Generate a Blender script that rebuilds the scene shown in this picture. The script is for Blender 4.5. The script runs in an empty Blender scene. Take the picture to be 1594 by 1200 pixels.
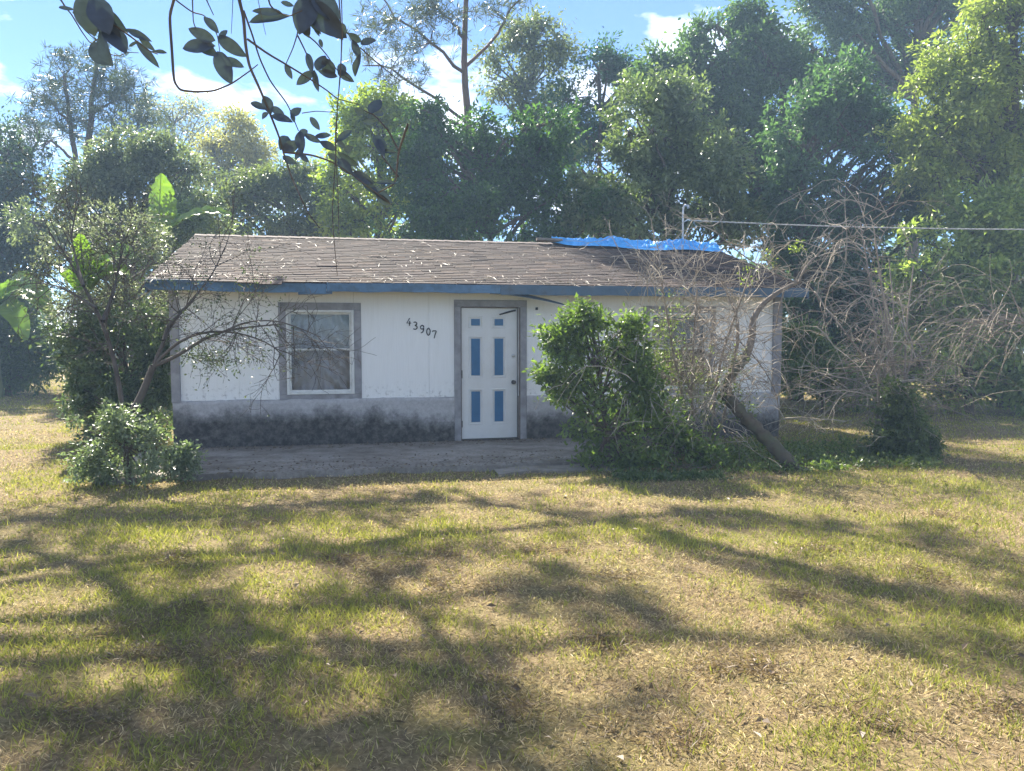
import bpy, math, random
import numpy as np
random.seed(5)
RNG = np.random.default_rng(11)
SC = bpy.context.scene
COL = SC.collection
R = math.radians

# ------------------------------------------------------------------ camera
F_PX, CAM_Z = 1204.0, 1.65
PITCH = math.atan(78 / F_PX)
cam_d = bpy.data.cameras.new('camera')
cam = bpy.data.objects.new('camera', cam_d)
COL.objects.link(cam)
cam.location = (0, 0, CAM_Z)
cam.rotation_euler = (math.pi / 2 - PITCH, 0, 0)
cam_d.sensor_fit = 'HORIZONTAL'
cam_d.sensor_width = 36
cam_d.lens = 36 * F_PX / 1594
cam_d.clip_end = 2000
SC.camera = cam

# ------------------------------------------------------------------ sky, sun, exposure
SUN_EL, SUN_AZ = 43.0, -29.0           # azimuth from +Y, negative = to the left
sd = np.array([math.sin(R(SUN_AZ)) * math.cos(R(SUN_EL)), math.cos(R(SUN_AZ)) * math.cos(R(SUN_EL)), math.sin(R(SUN_EL))])
world = bpy.data.worlds.new('World')
SC.world = world
world.use_nodes = True
nt = world.node_tree
nt.nodes.clear()
n_out = nt.nodes.new('ShaderNodeOutputWorld')
n_bg = nt.nodes.new('ShaderNodeBackground')
n_sky = nt.nodes.new('ShaderNodeTexSky')
n_sky.sky_type = 'NISHITA'
n_sky.sun_disc = False
n_sky.sun_elevation = R(SUN_EL)
n_sky.sun_rotation = R(SUN_AZ)
n_sky.air_density = 1.0
n_sky.dust_density = 0.0
n_sky.altitude = 3000
n_sky.ozone_density = 6.0
n_tc = nt.nodes.new('ShaderNodeTexCoord')
n_map = nt.nodes.new('ShaderNodeMapping')
n_map.inputs['Scale'].default_value = (1, 1, 2.4)
n_map.inputs['Location'].default_value = (1.3, 0.2, 0.1)
n_noise = nt.nodes.new('ShaderNodeTexNoise')
n_noise.inputs['Scale'].default_value = 5.0
n_noise.inputs['Detail'].default_value = 9
n_noise.inputs['Roughness'].default_value = 0.55
n_ramp = nt.nodes.new('ShaderNodeValToRGB')
n_ramp.color_ramp.elements[0].position = 0.52
n_ramp.color_ramp.elements[1].position = 0.66
n_mix = nt.nodes.new('ShaderNodeMixRGB')
n_mix.inputs['Color2'].default_value = (12, 12.3, 13.2, 1)
nt.links.new(n_tc.outputs['Generated'], n_map.inputs['Vector'])
nt.links.new(n_map.outputs['Vector'], n_noise.inputs['Vector'])
nt.links.new(n_noise.outputs['Fac'], n_ramp.inputs['Fac'])
nt.links.new(n_ramp.outputs['Color'], n_mix.inputs['Fac'])
nt.links.new(n_sky.outputs['Color'], n_mix.inputs['Color1'])
nt.links.new(n_mix.outputs['Color'], n_bg.inputs['Color'])
n_bg.inputs['Strength'].default_value = 0.058
nt.links.new(n_bg.outputs['Background'], n_out.inputs['Surface'])

sun_d = bpy.data.lights.new('sun', 'SUN')
sun = bpy.data.objects.new('sun', sun_d)
COL.objects.link(sun)
sun_d.energy = 4.9
sun_d.angle = R(0.53)
sun_d.color = (1.0, 0.93, 0.80)
from mathutils import Vector, Matrix
sun.rotation_euler = Vector(sd).to_track_quat('Z', 'Y').to_euler()
sun.location = (-20, 40, 40)

SC.view_settings.view_transform = 'Standard'
SC.view_settings.look = 'None'
SC.view_settings.gamma = 1
SC.view_settings.use_curve_mapping = False
SC.view_settings.exposure = 2.12
SC.render.engine = 'CYCLES'
cy = SC.cycles
cy.use_denoising = True
cy.max_bounces = 7
cy.diffuse_bounces = 4
cy.glossy_bounces = 2
cy.transmission_bounces = 4
cy.transparent_max_bounces = 8
cy.volume_bounces = 0
cy.sample_clamp_indirect = 5
cy.caustics_reflective = False
cy.caustics_refractive = False

# ------------------------------------------------------------------ helpers: photo pixel -> place
def ray(px, py):
    u = (px - 797) / F_PX
    v = (600 - py) / F_PX
    return np.array([u, math.cos(PITCH) + v * math.sin(PITCH), -math.sin(PITCH) + v * math.cos(PITCH)])
def P(px, py, Y):
    d = ray(px, py)
    return np.array([0, 0, CAM_Z]) + d * (Y / d[1])
def G(px, py, z=0.0):
    d = ray(px, py)
    return np.array([0, 0, CAM_Z]) + d * ((z - CAM_Z) / d[2])

def tag(o, label=None, cat=None, group=None, kind=None):
    if label: o['label'] = label
    if cat: o['category'] = cat
    if group: o['group'] = group
    if kind: o['kind'] = kind
    return o
def empty(name, loc=(0, 0, 0), rz=0.0):
    o = bpy.data.objects.new(name, None)
    o.empty_display_size = 0.2
    COL.objects.link(o)
    o.location = loc
    o.rotation_euler = (0, 0, rz)
    return o
def link(name, mesh, parent=None):
    o = bpy.data.objects.new(name, mesh)
    COL.objects.link(o)
    if parent is not None: o.parent = parent
    return o

def raw_mesh(name, V, T, mat=None, col=None, smooth=False):
    """V (N,3) T (M,3 or 4) arrays -> mesh"""
    V = np.ascontiguousarray(V, dtype=np.float32); T = np.ascontiguousarray(T, dtype=np.int32)
    k = T.shape[1]
    me = bpy.data.meshes.new(name)
    me.vertices.add(len(V)); me.vertices.foreach_set('co', V.ravel())
    me.loops.add(T.size); me.loops.foreach_set('vertex_index', T.ravel())
    me.polygons.add(len(T))
    me.polygons.foreach_set('loop_start', np.arange(0, T.size, k, dtype=np.int32))
    me.polygons.foreach_set('loop_total', np.full(len(T), k, dtype=np.int32))
    me.polygons.foreach_set('use_smooth', np.full(len(T), smooth, dtype=bool))
    if col is not None:
        a = me.color_attributes.new('col', 'FLOAT_COLOR', 'POINT')
        c = np.ones((len(V), 4), dtype=np.float32); c[:, :3] = col
        a.data.foreach_set('color', c.ravel())
    me.update(calc_edges=True)
    if mat: me.materials.append(mat)
    return me

class MB:
    """collects faces for one mesh"""
    def __init__(s): s.v = []; s.f = []
    def add(s, vs, fs):
        b = len(s.v); s.v += [tuple(map(float, q)) for q in vs]; s.f += [tuple(b + i for i in f) for f in fs]
        return s
    def box(s, x0, x1, y0, y1, z0, z1):
        return s.add([(x0, y0, z0), (x1, y0, z0), (x1, y1, z0), (x0, y1, z0), (x0, y0, z1), (x1, y0, z1), (x1, y1, z1), (x0, y1, z1)],
                     [(0, 3, 2, 1), (4, 5, 6, 7), (0, 1, 5, 4), (1, 2, 6, 5), (2, 3, 7, 6), (3, 0, 4, 7)])
    def bevel_box(s, x0, x1, y0, y1, z0, z1, b=0.006):
        # box with its front (-y) edges chamfered
        return s.add([(x0, y1, z0), (x1, y1, z0), (x1, y1, z1), (x0, y1, z1), (x0, y0 + b, z0), (x1, y0 + b, z0), (x1, y0 + b, z1), (x0, y0 + b, z1),
                      (x0 + b, y0, z0 + b), (x1 - b, y0, z0 + b), (x1 - b, y0, z1 - b), (x0 + b, y0, z1 - b)],
                     [(0, 3, 2, 1), (0, 1, 5, 4), (1, 2, 6, 5), (2, 3, 7, 6), (3, 0, 4, 7), (4, 5, 9, 8), (5, 6, 10, 9), (6, 7, 11, 10), (7, 4, 8, 11), (8, 9, 10, 11)])
    def tube(s, pts, rad, n=8, cap=True):
        V, T = tube_arrays([(np.array(pts, float), np.broadcast_to(np.array(rad, float), (len(pts),)))], n)
        s.add(V, [tuple(t) for t in T])
        if cap:
            b = len(s.v) - len(V)
            s.f.append(tuple(b + i for i in reversed(range(n)))); s.f.append(tuple(len(s.v) - n + i for i in range(n)))
        return s
    def build(s, name, mat, parent=None, smooth=False):
        me = bpy.data.meshes.new(name)
        me.from_pydata(s.v, [], s.f)
        if smooth: me.polygons.foreach_set('use_smooth', [True] * len(me.polygons))
        me.update()
        if mat: me.materials.append(mat)
        return link(name, me, parent)

def tube_arrays(lines, n=5):
    """lines: list of (pts (k,3), radii (k,)) -> quads of swept tubes"""
    VV, TT, b = [], [], 0
    ang = np.arange(n) * 2 * math.pi / n
    ca, sa = np.cos(ang), np.sin(ang)
    for pts, rad in lines:
        k = len(pts)
        t = np.gradient(pts, axis=0)
        t /= np.linalg.norm(t, axis=1)[:, None] + 1e-9
        ref = np.array([0.31, 0.17, 0.93]) if abs(t[0, 2]) < 0.9 else np.array([0.95, 0.2, 0.1])
        u = np.cross(t, ref); u /= np.linalg.norm(u, axis=1)[:, None] + 1e-9
        w = np.cross(t, u)
        ring = pts[:, None, :] + rad[:, None, None] * (u[:, None, :] * ca[None, :, None] + w[:, None, :] * sa[None, :, None])
        VV.append(ring.reshape(-1, 3))
        i = np.arange(k - 1)[:, None] * n; j = np.arange(n)[None, :]; j2 = (j + 1) % n
        q = np.stack([b + i + j, b + i + j2, b + i + n + j2, b + i + n + j], -1).reshape(-1, 4)
        TT.append(q); b += k * n
    return np.concatenate(VV), np.concatenate(TT)

def vnoise(x, y, s=0):
    """smooth value noise 0..1"""
    xi, yi = np.floor(x).astype(np.int64), np.floor(y).astype(np.int64)
    fx, fy = x - xi, y - yi
    fx = fx * fx * (3 - 2 * fx); fy = fy * fy * (3 - 2 * fy)
    def h(a, b):
        v = np.sin(a * 127.1 + b * 311.7 + s * 74.7) * 43758.5453
        return v - np.floor(v)
    return (h(xi, yi) * (1 - fx) + h(xi + 1, yi) * fx) * (1 - fy) + (h(xi, yi + 1) * (1 - fx) + h(xi + 1, yi + 1) * fx) * fy
def vnoise3(p, s=0):
    i = np.floor(p).astype(np.int64); f = p - i; f = f * f * (3 - 2 * f)
    def h(a, b, c):
        v = np.sin(a * 127.1 + b * 311.7 + c * 191.3 + s * 74.7) * 43758.5453
        return v - np.floor(v)
    r = 0
    for a in (0, 1):
        for b_ in (0, 1):
            for c in (0, 1):
                w = (f[:, 0] if a else 1 - f[:, 0]) * (f[:, 1] if b_ else 1 - f[:, 1]) * (f[:, 2] if c else 1 - f[:, 2])
                r = r + w * h(i[:, 0] + a, i[:, 1] + b_, i[:, 2] + c)
    return r
def fbm(x, y, s=0):
    return vnoise(x, y, s) * .5 + vnoise(x * 2.1 + 5, y * 2.1, s + 1) * .3 + vnoise(x * 4.3, y * 4.3 + 3, s + 2) * .2

# ------------------------------------------------------------------ materials
def mat_new(name):
    m = bpy.data.materials.new(name); m.use_nodes = True
    return m, m.node_tree, m.node_tree.nodes['Principled BSDF']
def N(t, kind, **kw):
    n = t.nodes.new(kind)
    for k, v in kw.items():
        if k in n.inputs: n.inputs[k].default_value = v
        else: setattr(n, k, v)
    return n
def ramp(t, src, stops):
    r = t.nodes.new('ShaderNodeValToRGB')
    e = r.color_ramp.elements
    while len(e) < len(stops): e.new(0.5)
    for i, (p, c) in enumerate(stops):
        e[i].position = p
        e[i].color = (c, c, c, 1) if not isinstance(c, tuple) else (*c, 1)
    t.links.new(src, r.inputs['Fac'])
    return r.outputs['Color']
def mix(t, fac, a, b, mode='MIX'):
    m = t.nodes.new('ShaderNodeMixRGB'); m.blend_type = mode
    for s, v in (('Fac', fac), ('Color1', a), ('Color2', b)):
        if hasattr(v, 'is_output'): t.links.new(v, m.inputs[s])
        elif isinstance(v, tuple): m.inputs[s].default_value = (*v, 1)
        else: m.inputs[s].default_value = v
    return m.outputs['Color']
def noise(t, scale, detail=4, rough=0.55, vec=None, stretch=None, coord='Object'):
    tc = t.nodes.new('ShaderNodeTexCoord')
    src = tc.outputs[coord]
    if stretch:
        mp = t.nodes.new('ShaderNodeMapping'); mp.inputs['Scale'].default_value = stretch
        t.links.new(src, mp.inputs['Vector']); src = mp.outputs['Vector']
    n = N(t, 'ShaderNodeTexNoise', Scale=scale, Detail=detail, Roughness=rough)
    t.links.new(src, n.inputs['Vector'])
    return n.outputs['Fac']
def bump(t, b, h, strength=0.3, dist=0.01):
    n = N(t, 'ShaderNodeBump', Strength=strength, Distance=dist)
    t.links.new(h, n.inputs['Height']); t.links.new(n.outputs['Normal'], b.inputs['Normal'])

def plain(name, c, rough=0.7, var=0.25, scale=9, bstr=0.2, metal=0.0, spec=0.4, dirt=None, dscale=3, damt=0.5):
    m, t, b = mat_new(name)
    f = noise(t, scale, 6)
    lo = tuple(x * (1 - var) for x in c); hi = tuple(min(1, x * (1 + var * .6)) for x in c)
    cc = ramp(t, f, [(0.3, lo), (0.7, hi)])
    if dirt:
        g = ramp(t, noise(t, dscale, 8, 0.65), [(0.45, 0.0), (0.72, damt)])
        cc = mix(t, g, cc, dirt)
    t.links.new(cc, b.inputs['Base Color'])
    b.inputs['Roughness'].default_value = rough
    b.inputs['Metallic'].default_value = metal
    b.inputs['Specular IOR Level'].default_value = spec
    if bstr: bump(t, b, noise(t, scale * 5, 5), bstr, 0.004)
    return m

def leaf_mat(name, trans=0.4, rough=0.42, spec=0.5, tt=(1.0, 1.25, 0.62)):
    m, t, b = mat_new(name)
    a = N(t, 'ShaderNodeAttribute', attribute_name='col')
    t.links.new(a.outputs['Color'], b.inputs['Base Color'])
    b.inputs['Roughness'].default_value = rough
    b.inputs['Specular IOR Level'].default_value = spec
    tr = N(t, 'ShaderNodeBsdfTranslucent')
    y = mix(t, 1.0, a.outputs['Color'], tt, 'MULTIPLY')
    t.links.new(y, tr.inputs['Color'])
    ms = N(t, 'ShaderNodeMixShader', Fac=trans)
    t.links.new(b.outputs['BSDF'], ms.inputs[1]); t.links.new(tr.outputs['BSDF'], ms.inputs[2])
    t.links.new(ms.outputs['Shader'], t.nodes['Material Output'].inputs['Surface'])
    return m

def bark_mat(name, c, scale=14):
    m, t, b = mat_new(name)
    f = noise(t, scale, 7, 0.65, stretch=(1, 1, 0.25))
    t.links.new(ramp(t, f, [(0.3, tuple(x * .5 for x in c)), (0.7, tuple(x * 1.4 for x in c))]), b.inputs['Base Color'])
    b.inputs['Roughness'].default_value = 0.9
    bump(t, b, f, 0.7, 0.02)
    return m

M = {}
M['leaf'] = leaf_mat('leaf', 0.5, 0.36, 0.7)
M['leaf_glossy'] = leaf_mat('glossy_leaf', 0.42, 0.36, 0.75)
M['leaf_dark'] = leaf_mat('thick_leaf', 0.14, 0.5, 0.4)
M['needle'] = leaf_mat('pine_needle', 0.25, 0.4, 0.5)
M['grass'] = leaf_mat('grass_blade', 0.42, 0.5, 0.35, (1.08, 1.1, 0.8))
M['banana'] = leaf_mat('banana_leaf', 0.5, 0.32, 0.6)
M['bark'] = bark_mat('bark', (0.10, 0.075, 0.055))
M['bark_grey'] = bark_mat('grey_bark', (0.15, 0.125, 0.105))
M['bark_pine'] = bark_mat('pine_bark', (0.12, 0.075, 0.055), 9)
M['twig_dead'] = plain('dead_twig', (0.25, 0.205, 0.16), 0.85, 0.4, 6, 0.2)
M['twig_pale'] = plain('pale_twig', (0.38, 0.325, 0.255), 0.85, 0.4, 6, 0.2)
M['twig_brown'] = plain('brown_twig', (0.10, 0.08, 0.065), 0.85, 0.4, 6, 0.2)
M['trunk_mossy'] = plain('mossy_bark', (0.11, 0.085, 0.06), 0.95, 0.4, 12, 0.8, dirt=(0.05, 0.07, 0.025), dscale=6, damt=0.8)
M['trunk_grey'] = plain('bare_bark', (0.20, 0.165, 0.135), 0.9, 0.4, 14, 0.8)

# ------------------------------------------------------------------ ground, lawn
HX = np.array([-0.365, 11.80, 0.05])                        # middle of the door sill
HA = R(11.5)
EX = np.array([math.cos(HA), math.sin(HA), 0]); EY = np.array([-math.sin(HA), math.cos(HA), 0])
def to_house(x, y):
    dx, dy = x - HX[0], y - HX[1]
    return dx * EX[0] + dy * EX[1], dx * EY[0] + dy * EY[1]
def from_house(x, y, z):
    return HX + EX * x + EY * y + np.array([0, 0, z])
def ground_h(x, y):
    h = (fbm(x * 0.8, y * 0.8, 3) - 0.5) * 0.09 + (fbm(x * 3.1, y * 3.1, 9) - 0.5) * 0.05
    hx, hy = to_house(x, y)
    near = np.clip(1 - np.maximum(np.maximum(np.abs(hx) - 5.2, 0), np.maximum(np.abs(hy - 1.8) - 4.8, 0)) / 0.8, 0, 1)
    return h * (1 - near) - 0.02 * near

def axis(lo, hi, a, b, fine, coarse):
    return np.unique(np.concatenate([np.arange(lo, a, coarse), np.arange(a, b, fine), np.arange(b, hi + coarse, coarse)]))
gx = axis(-72, 72, -11, 11, 0.12, 4.0); gy = axis(-60, 72, 1.6, 16, 0.12, 4.0)
XX, YY = np.meshgrid(gx, gy, indexing='ij')
ZZ = ground_h(XX, YY)
idx = np.arange(XX.size).reshape(XX.shape)
Q = np.stack([idx[:-1, :-1], idx[1:, :-1], idx[1:, 1:], idx[:-1, 1:]], -1).reshape(-1, 4)
m, t, b = mat_new('lawn_soil')
big = noise(t, 0.55, 5, 0.6); mid = noise(t, 3.0, 7, 0.65); fine = noise(t, 38, 6, 0.7)
soil = ramp(t, fine, [(0.3, (0.10, 0.072, 0.042)), (0.5, (0.21, 0.155, 0.085)), (0.72, (0.36, 0.28, 0.16))])
grn = ramp(t, fine, [(0.3, (0.08, 0.075, 0.025)), (0.7, (0.25, 0.22, 0.08))])
pm = mix(t, 0.5, big, mid)
t.links.new(mix(t, ramp(t, pm, [(0.44, 0.0), (0.6, 0.8)]), soil, grn), b.inputs['Base Color'])
b.inputs['Roughness'].default_value = 0.95
b.inputs['Specular IOR Level'].default_value = 0.1
bump(t, b, fine, 0.9, 0.03)
g_o = link('ground', raw_mesh('ground', np.stack([XX.ravel(), YY.ravel(), ZZ.ravel()], 1), Q, m, smooth=True))
tag(g_o, kind='structure')

def leaf_quads(p, a, n, L, W, fold=0.15, mid=0.45):
    """p base, a axis, n normal (unit rows) -> verts, tris (two per leaf)"""
    s = np.cross(a, n); s /= np.linalg.norm(s, axis=1)[:, None] + 1e-9
    up = np.cross(s, a)
    k = len(p)
    L = np.broadcast_to(L, (k,))[:, None]; W = np.broadcast_to(W, (k,))[:, None]
    c = p + a * L * mid + up * (fold * W)
    V = np.stack([p, c + s * W * .5, p + a * L, c - s * W * .5], 1).reshape(-1, 3)
    i = np.arange(k)[:, None] * 4
    T = np.concatenate([i + np.array([[0, 1, 2]]), i + np.array([[0, 2, 3]])], 1).reshape(-1, 3)
    return V, T
def unit(v): return v / (np.linalg.norm(v, axis=1)[:, None] + 1e-9)

# patio outline (house-local): slab along the front wall
def patio_front(hx):
    return -2.28 + 0.05 * np.sin(hx * 3.1) + 0.05 * np.sin(hx * 7.3 + 1)
def in_house_or_patio(x, y, ragged=0.0):
    hx, hy = to_house(x, y)
    inside = (hx > -4.6) & (hx < 4.95) & (hy > -0.05) & (hy < 6.1)
    rag = ragged * (fbm(x * 4, y * 4, 21) - 0.5) * 0.9
    pat = (hx > -4.9) & (hx < 1.55) & (hy > patio_front(hx) + rag) & (hy < 0.2)
    return inside | pat

def make_grass():
    d = []
    def band(y0, y1, rho):
        x1 = 0.74 * y1 + 2.2
        k = int(rho * 2 * x1 * (y1 - y0))
        x = RNG.uniform(-x1, x1, k); y = RNG.uniform(y0, y1, k)
        ok = np.abs(x) < 0.74 * y + 2.2
        return np.stack([x[ok], y[ok]], 1)
    y = 1.6
    while y < 36:
        h = max(0.3, y * 0.09)
        ym = y + h / 2
        d.append(band(y, y + h, 5500 * min(1, (4.2 / ym) ** 1.9)))
        y += h
    xy = np.concatenate(d)
    x, y = xy[:, 0], xy[:, 1]
    ok = ~in_house_or_patio(x, y, 1.0)
    x, y = x[ok], y[ok]
    dens = fbm(x * 1.7, y * 1.7, 5)
    ok = RNG.uniform(0, 1, len(x)) < np.clip(0.25 + (dens - 0.28) * 2.4, 0.3, 1)
    x, y = x[ok], y[ok]
    k = len(x)
    far = np.clip(y / 4.2, 1, 6)
    green = np.clip((fbm(x * 0.6, y * 0.8, 31) - 0.5) * 2.2 + 0.45 + (vnoise(x * 3.1, y * 3.4, 41) - 0.5) * 1.0 + (vnoise(x * 9, y * 9, 43) - 0.5) * .7, 0.08, 0.92)
    isg = RNG.uniform(0, 1, k) < green
    ang = RNG.uniform(0, 2 * math.pi, k)
    lean = np.where(isg, RNG.uniform(0.25, 1.1, k), RNG.uniform(0.7, 1.5, k))
    L = np.where(isg, RNG.uniform(0.03, 0.07, k), RNG.uniform(0.018, 0.048, k)) * (1 + 0.05 * far)
    tall = (RNG.uniform(0, 1, k) < 0.05 * (vnoise(x * 2.2, y * 2.2, 45) > .45)) & isg
    L[tall] *= 1.8
    W = np.where(isg, RNG.uniform(0.004, 0.0075, k), RNG.uniform(0.0025, 0.006, k)) * far ** 0.72
    a = np.stack([np.cos(ang) * np.sin(lean), np.sin(ang) * np.sin(lean), np.cos(lean)], 1)
    n = unit(RNG.normal(0, 0.5, (k, 3)) + np.array([0, 0, 1.0]))
    z = ground_h(x, y) + np.where(isg, -0.003, RNG.uniform(0, 0.018, k))
    V, T = leaf_quads(np.stack([x, y, z], 1), a, n, L, W, 0.25, 0.35)
    c = np.empty((k, 3))
    u = RNG.uniform(0, 1, k)[:, None]
    g1, g2 = np.array([0.17, 0.19, 0.035]), np.array([0.43, 0.42, 0.10])
    s1, s2 = np.array([0.25, 0.19, 0.12]), np.array([0.72, 0.575, 0.33])
    c[:] = np.where(isg[:, None], g1 + (g2 - g1) * u, s1 + (s2 - s1) * u ** 1.3)
    dk = RNG.uniform(0, 1, k) < .16 + .25 * (vnoise(x * 6, y * 6, 47) > .7)
    c[dk & ~isg] *= np.array([.42, .38, .36])
    o = link('grass', raw_mesh('grass', V, T, M['grass'], np.repeat(c, 4, 0)))
    tag(o, 'mown lawn of green blades and dry straw in front of the house', 'grass', kind='stuff')
make_grass()

# dark thatch lumps thrown up on the lawn (uncountable litter)
def make_thatch():
    VV, TT, CC, b0 = [], [], [], 0
    for px, py in [(300, 965), (180, 975), (400, 820), (260, 870), (690, 920), (640, 900), (795, 1080), (1185, 1060), (1110, 1050), (1380, 1140), (1575, 1125), (230, 1020), (330, 1030), (700, 850),
                   (860, 860), (950, 900), (1230, 930), (1450, 900), (540, 870), (600, 880), (120, 1130), (900, 1000), (1290, 860), (1000, 1150), (1480, 810)]:
        c = G(px, py)
        for _ in range(3):
            cc = c + np.array([RNG.normal(0, 0.12), RNG.normal(0, 0.1), 0])
            k = 110
            p = cc + np.stack([RNG.normal(0, 0.07, k), RNG.normal(0, 0.06, k), np.abs(RNG.normal(0, 0.022, k))], 1)
            p[:, 2] += ground_h(p[:, 0], p[:, 1])
            V, T = leaf_quads(p, unit(RNG.normal(0, 1, (k, 3)) * [1, 1, .35]), unit(RNG.normal(0, 1, (k, 3))), RNG.uniform(0.03, 0.08, k), RNG.uniform(.004, .008, k))
            VV.append(V); TT.append(T + b0); b0 += len(V)
            u = RNG.uniform(0, 1, k)[:, None]
            CC.append(np.repeat(np.array([.11, .078, .045]) + np.array([.15, .11, .07]) * u, 4, 0))
    tag(link('dead_thatch', raw_mesh('dead_thatch', np.concatenate(VV), np.concatenate(TT), M['grass'], np.concatenate(CC))),
        'brown lumps of raked dead grass scattered over the lawn', 'thatch', kind='stuff')
make_thatch()

# fallen leaves and twig bits on the lawn
k = 900
yy_ = RNG.uniform(2.2, 12, k) ** 1.0; xx_ = RNG.uniform(-1, 1, k) * (.75 * yy_ + 1)
ok = ~in_house_or_patio(xx_, yy_); xx_, yy_ = xx_[ok], yy_[ok]; k = len(xx_)
pp_ = np.stack([xx_, yy_, ground_h(xx_, yy_) + RNG.uniform(.015, .04, k)], 1)
tw_ = RNG.uniform(0, 1, k) < .3
V, T = leaf_quads(pp_, unit(RNG.normal(0, 1, (k, 3)) * [1, 1, .25]), unit(RNG.normal(0, .5, (k, 3)) + [0, 0, 1]), np.where(tw_, RNG.uniform(.06, .16, k), RNG.uniform(.03, .07, k)), np.where(tw_, .005, RNG.uniform(.015, .035, k)), .3)
u = RNG.uniform(0, 1, k)[:, None]
tag(link('fallen_leaves', raw_mesh('fallen_leaves', V, T, M['leaf_dark'], np.repeat(np.array([.10, .065, .04]) + np.array([.30, .22, .14]) * u ** 2, 4, 0))),
    'brown fallen leaves and twig bits lying on the lawn', 'leaf litter', kind='stuff')

# ------------------------------------------------------------------ patio slab
def conc_mat():
    m, t, b = mat_new('patio_concrete')
    f = noise(t, 26, 8, 0.7); g = noise(t, 1.1, 7, 0.6, stretch=(0.6, 1.6, 1)); h = noise(t, 4.0, 8, 0.7)
    c = ramp(t, f, [(0.3, (0.20, 0.178, 0.155)), (0.7, (0.38, 0.345, 0.305))])
    c = mix(t, ramp(t, mix(t, 0.45, g, h), [(0.42, 0.0), (0.60, 0.85)]), c, (0.115, 0.09, 0.068))
    t.links.new(c, b.inputs['Base Color'])
    b.inputs['Roughness'].default_value = 0.92
    bump(t, b, f, 0.5, 0.01)
    return m
mbp = MB()
xs = np.linspace(-4.9, 1.55, 56)
fr = patio_front(xs) + 0.02 * RNG.normal(0, 1, len(xs))
n = len(xs)
vs = [(x, y, 0.0) for x, y in zip(xs, fr)] + [(x, -0.02, 0.0) for x in xs] + [(x, y - 0.015, -0.12) for x, y in zip(xs, fr)] + [(x, -0.02, -0.12) for x in xs]
fs = [(i, i + 1, n + i + 1, n + i) for i in range(n - 1)] + [(2 * n + i, 2 * n + i + 1, i + 1, i) for i in range(n - 1)] + [(0, n, 3 * n, 2 * n), (n - 1, 3 * n - 1, 4 * n - 1, 2 * n - 1)]
mbp.add(vs, fs)
pat = mbp.build('patio', conc_mat())
pat.location = HX; pat.rotation_euler = (0, 0, HA)
tag(pat, kind='structure')
# the lower, paler front lip of the slab by the door
lip = MB()
xs = np.linspace(-0.35, 1.2, 22); f0 = patio_front(xs) - 0.03; f1 = f0 - 0.30 - 0.06 * RNG.uniform(0, 1, len(xs)); n = len(xs)
lip.add([(x, y, -0.035) for x, y in zip(xs, f1)] + [(x, y, -0.03) for x, y in zip(xs, f0)] + [(x, y, -0.1) for x, y in zip(xs, f1)],
        [(i, i + 1, n + i + 1, n + i) for i in range(n - 1)] + [(2 * n + i, 2 * n + i + 1, i + 1, i) for i in range(n - 1)])
lip.build('slab_lip', plain('pale_concrete', (0.27, 0.24, 0.205), 0.9, .3, 20, .4, dirt=(.12, .09, .06), dscale=5, damt=.8), pat)
# dry leaf crumbs on the slab
k = 2600
hx = RNG.uniform(-4.9, 1.5, k); edge = RNG.beta(0.8, 2.6, k); hy = np.where(RNG.uniform(0, 1, k) < 0.6, -2.3 + edge * 1.6, -edge * 0.7 - .04)
pts = np.array([from_house(a, b_, 0.006) for a, b_ in zip(hx, hy)])
V, T = leaf_quads(pts, unit(RNG.normal(0, 1, (k, 3)) * [1, 1, .15]), unit(RNG.normal(0, .4, (k, 3)) + [0, 0, 1]), RNG.uniform(.02, .06, k), RNG.uniform(.008, .025, k))
u = RNG.uniform(0, 1, k)[:, None]
tag(link('leaf_litter', raw_mesh('leaf_litter', V, T, M['leaf_dark'], np.repeat(np.array([.08, .055, .035]) + np.array([.2, .15, .09]) * u ** 2, 4, 0))),
    'dry brown leaf litter along the edges of the patio', 'leaf litter', kind='stuff')

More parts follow.
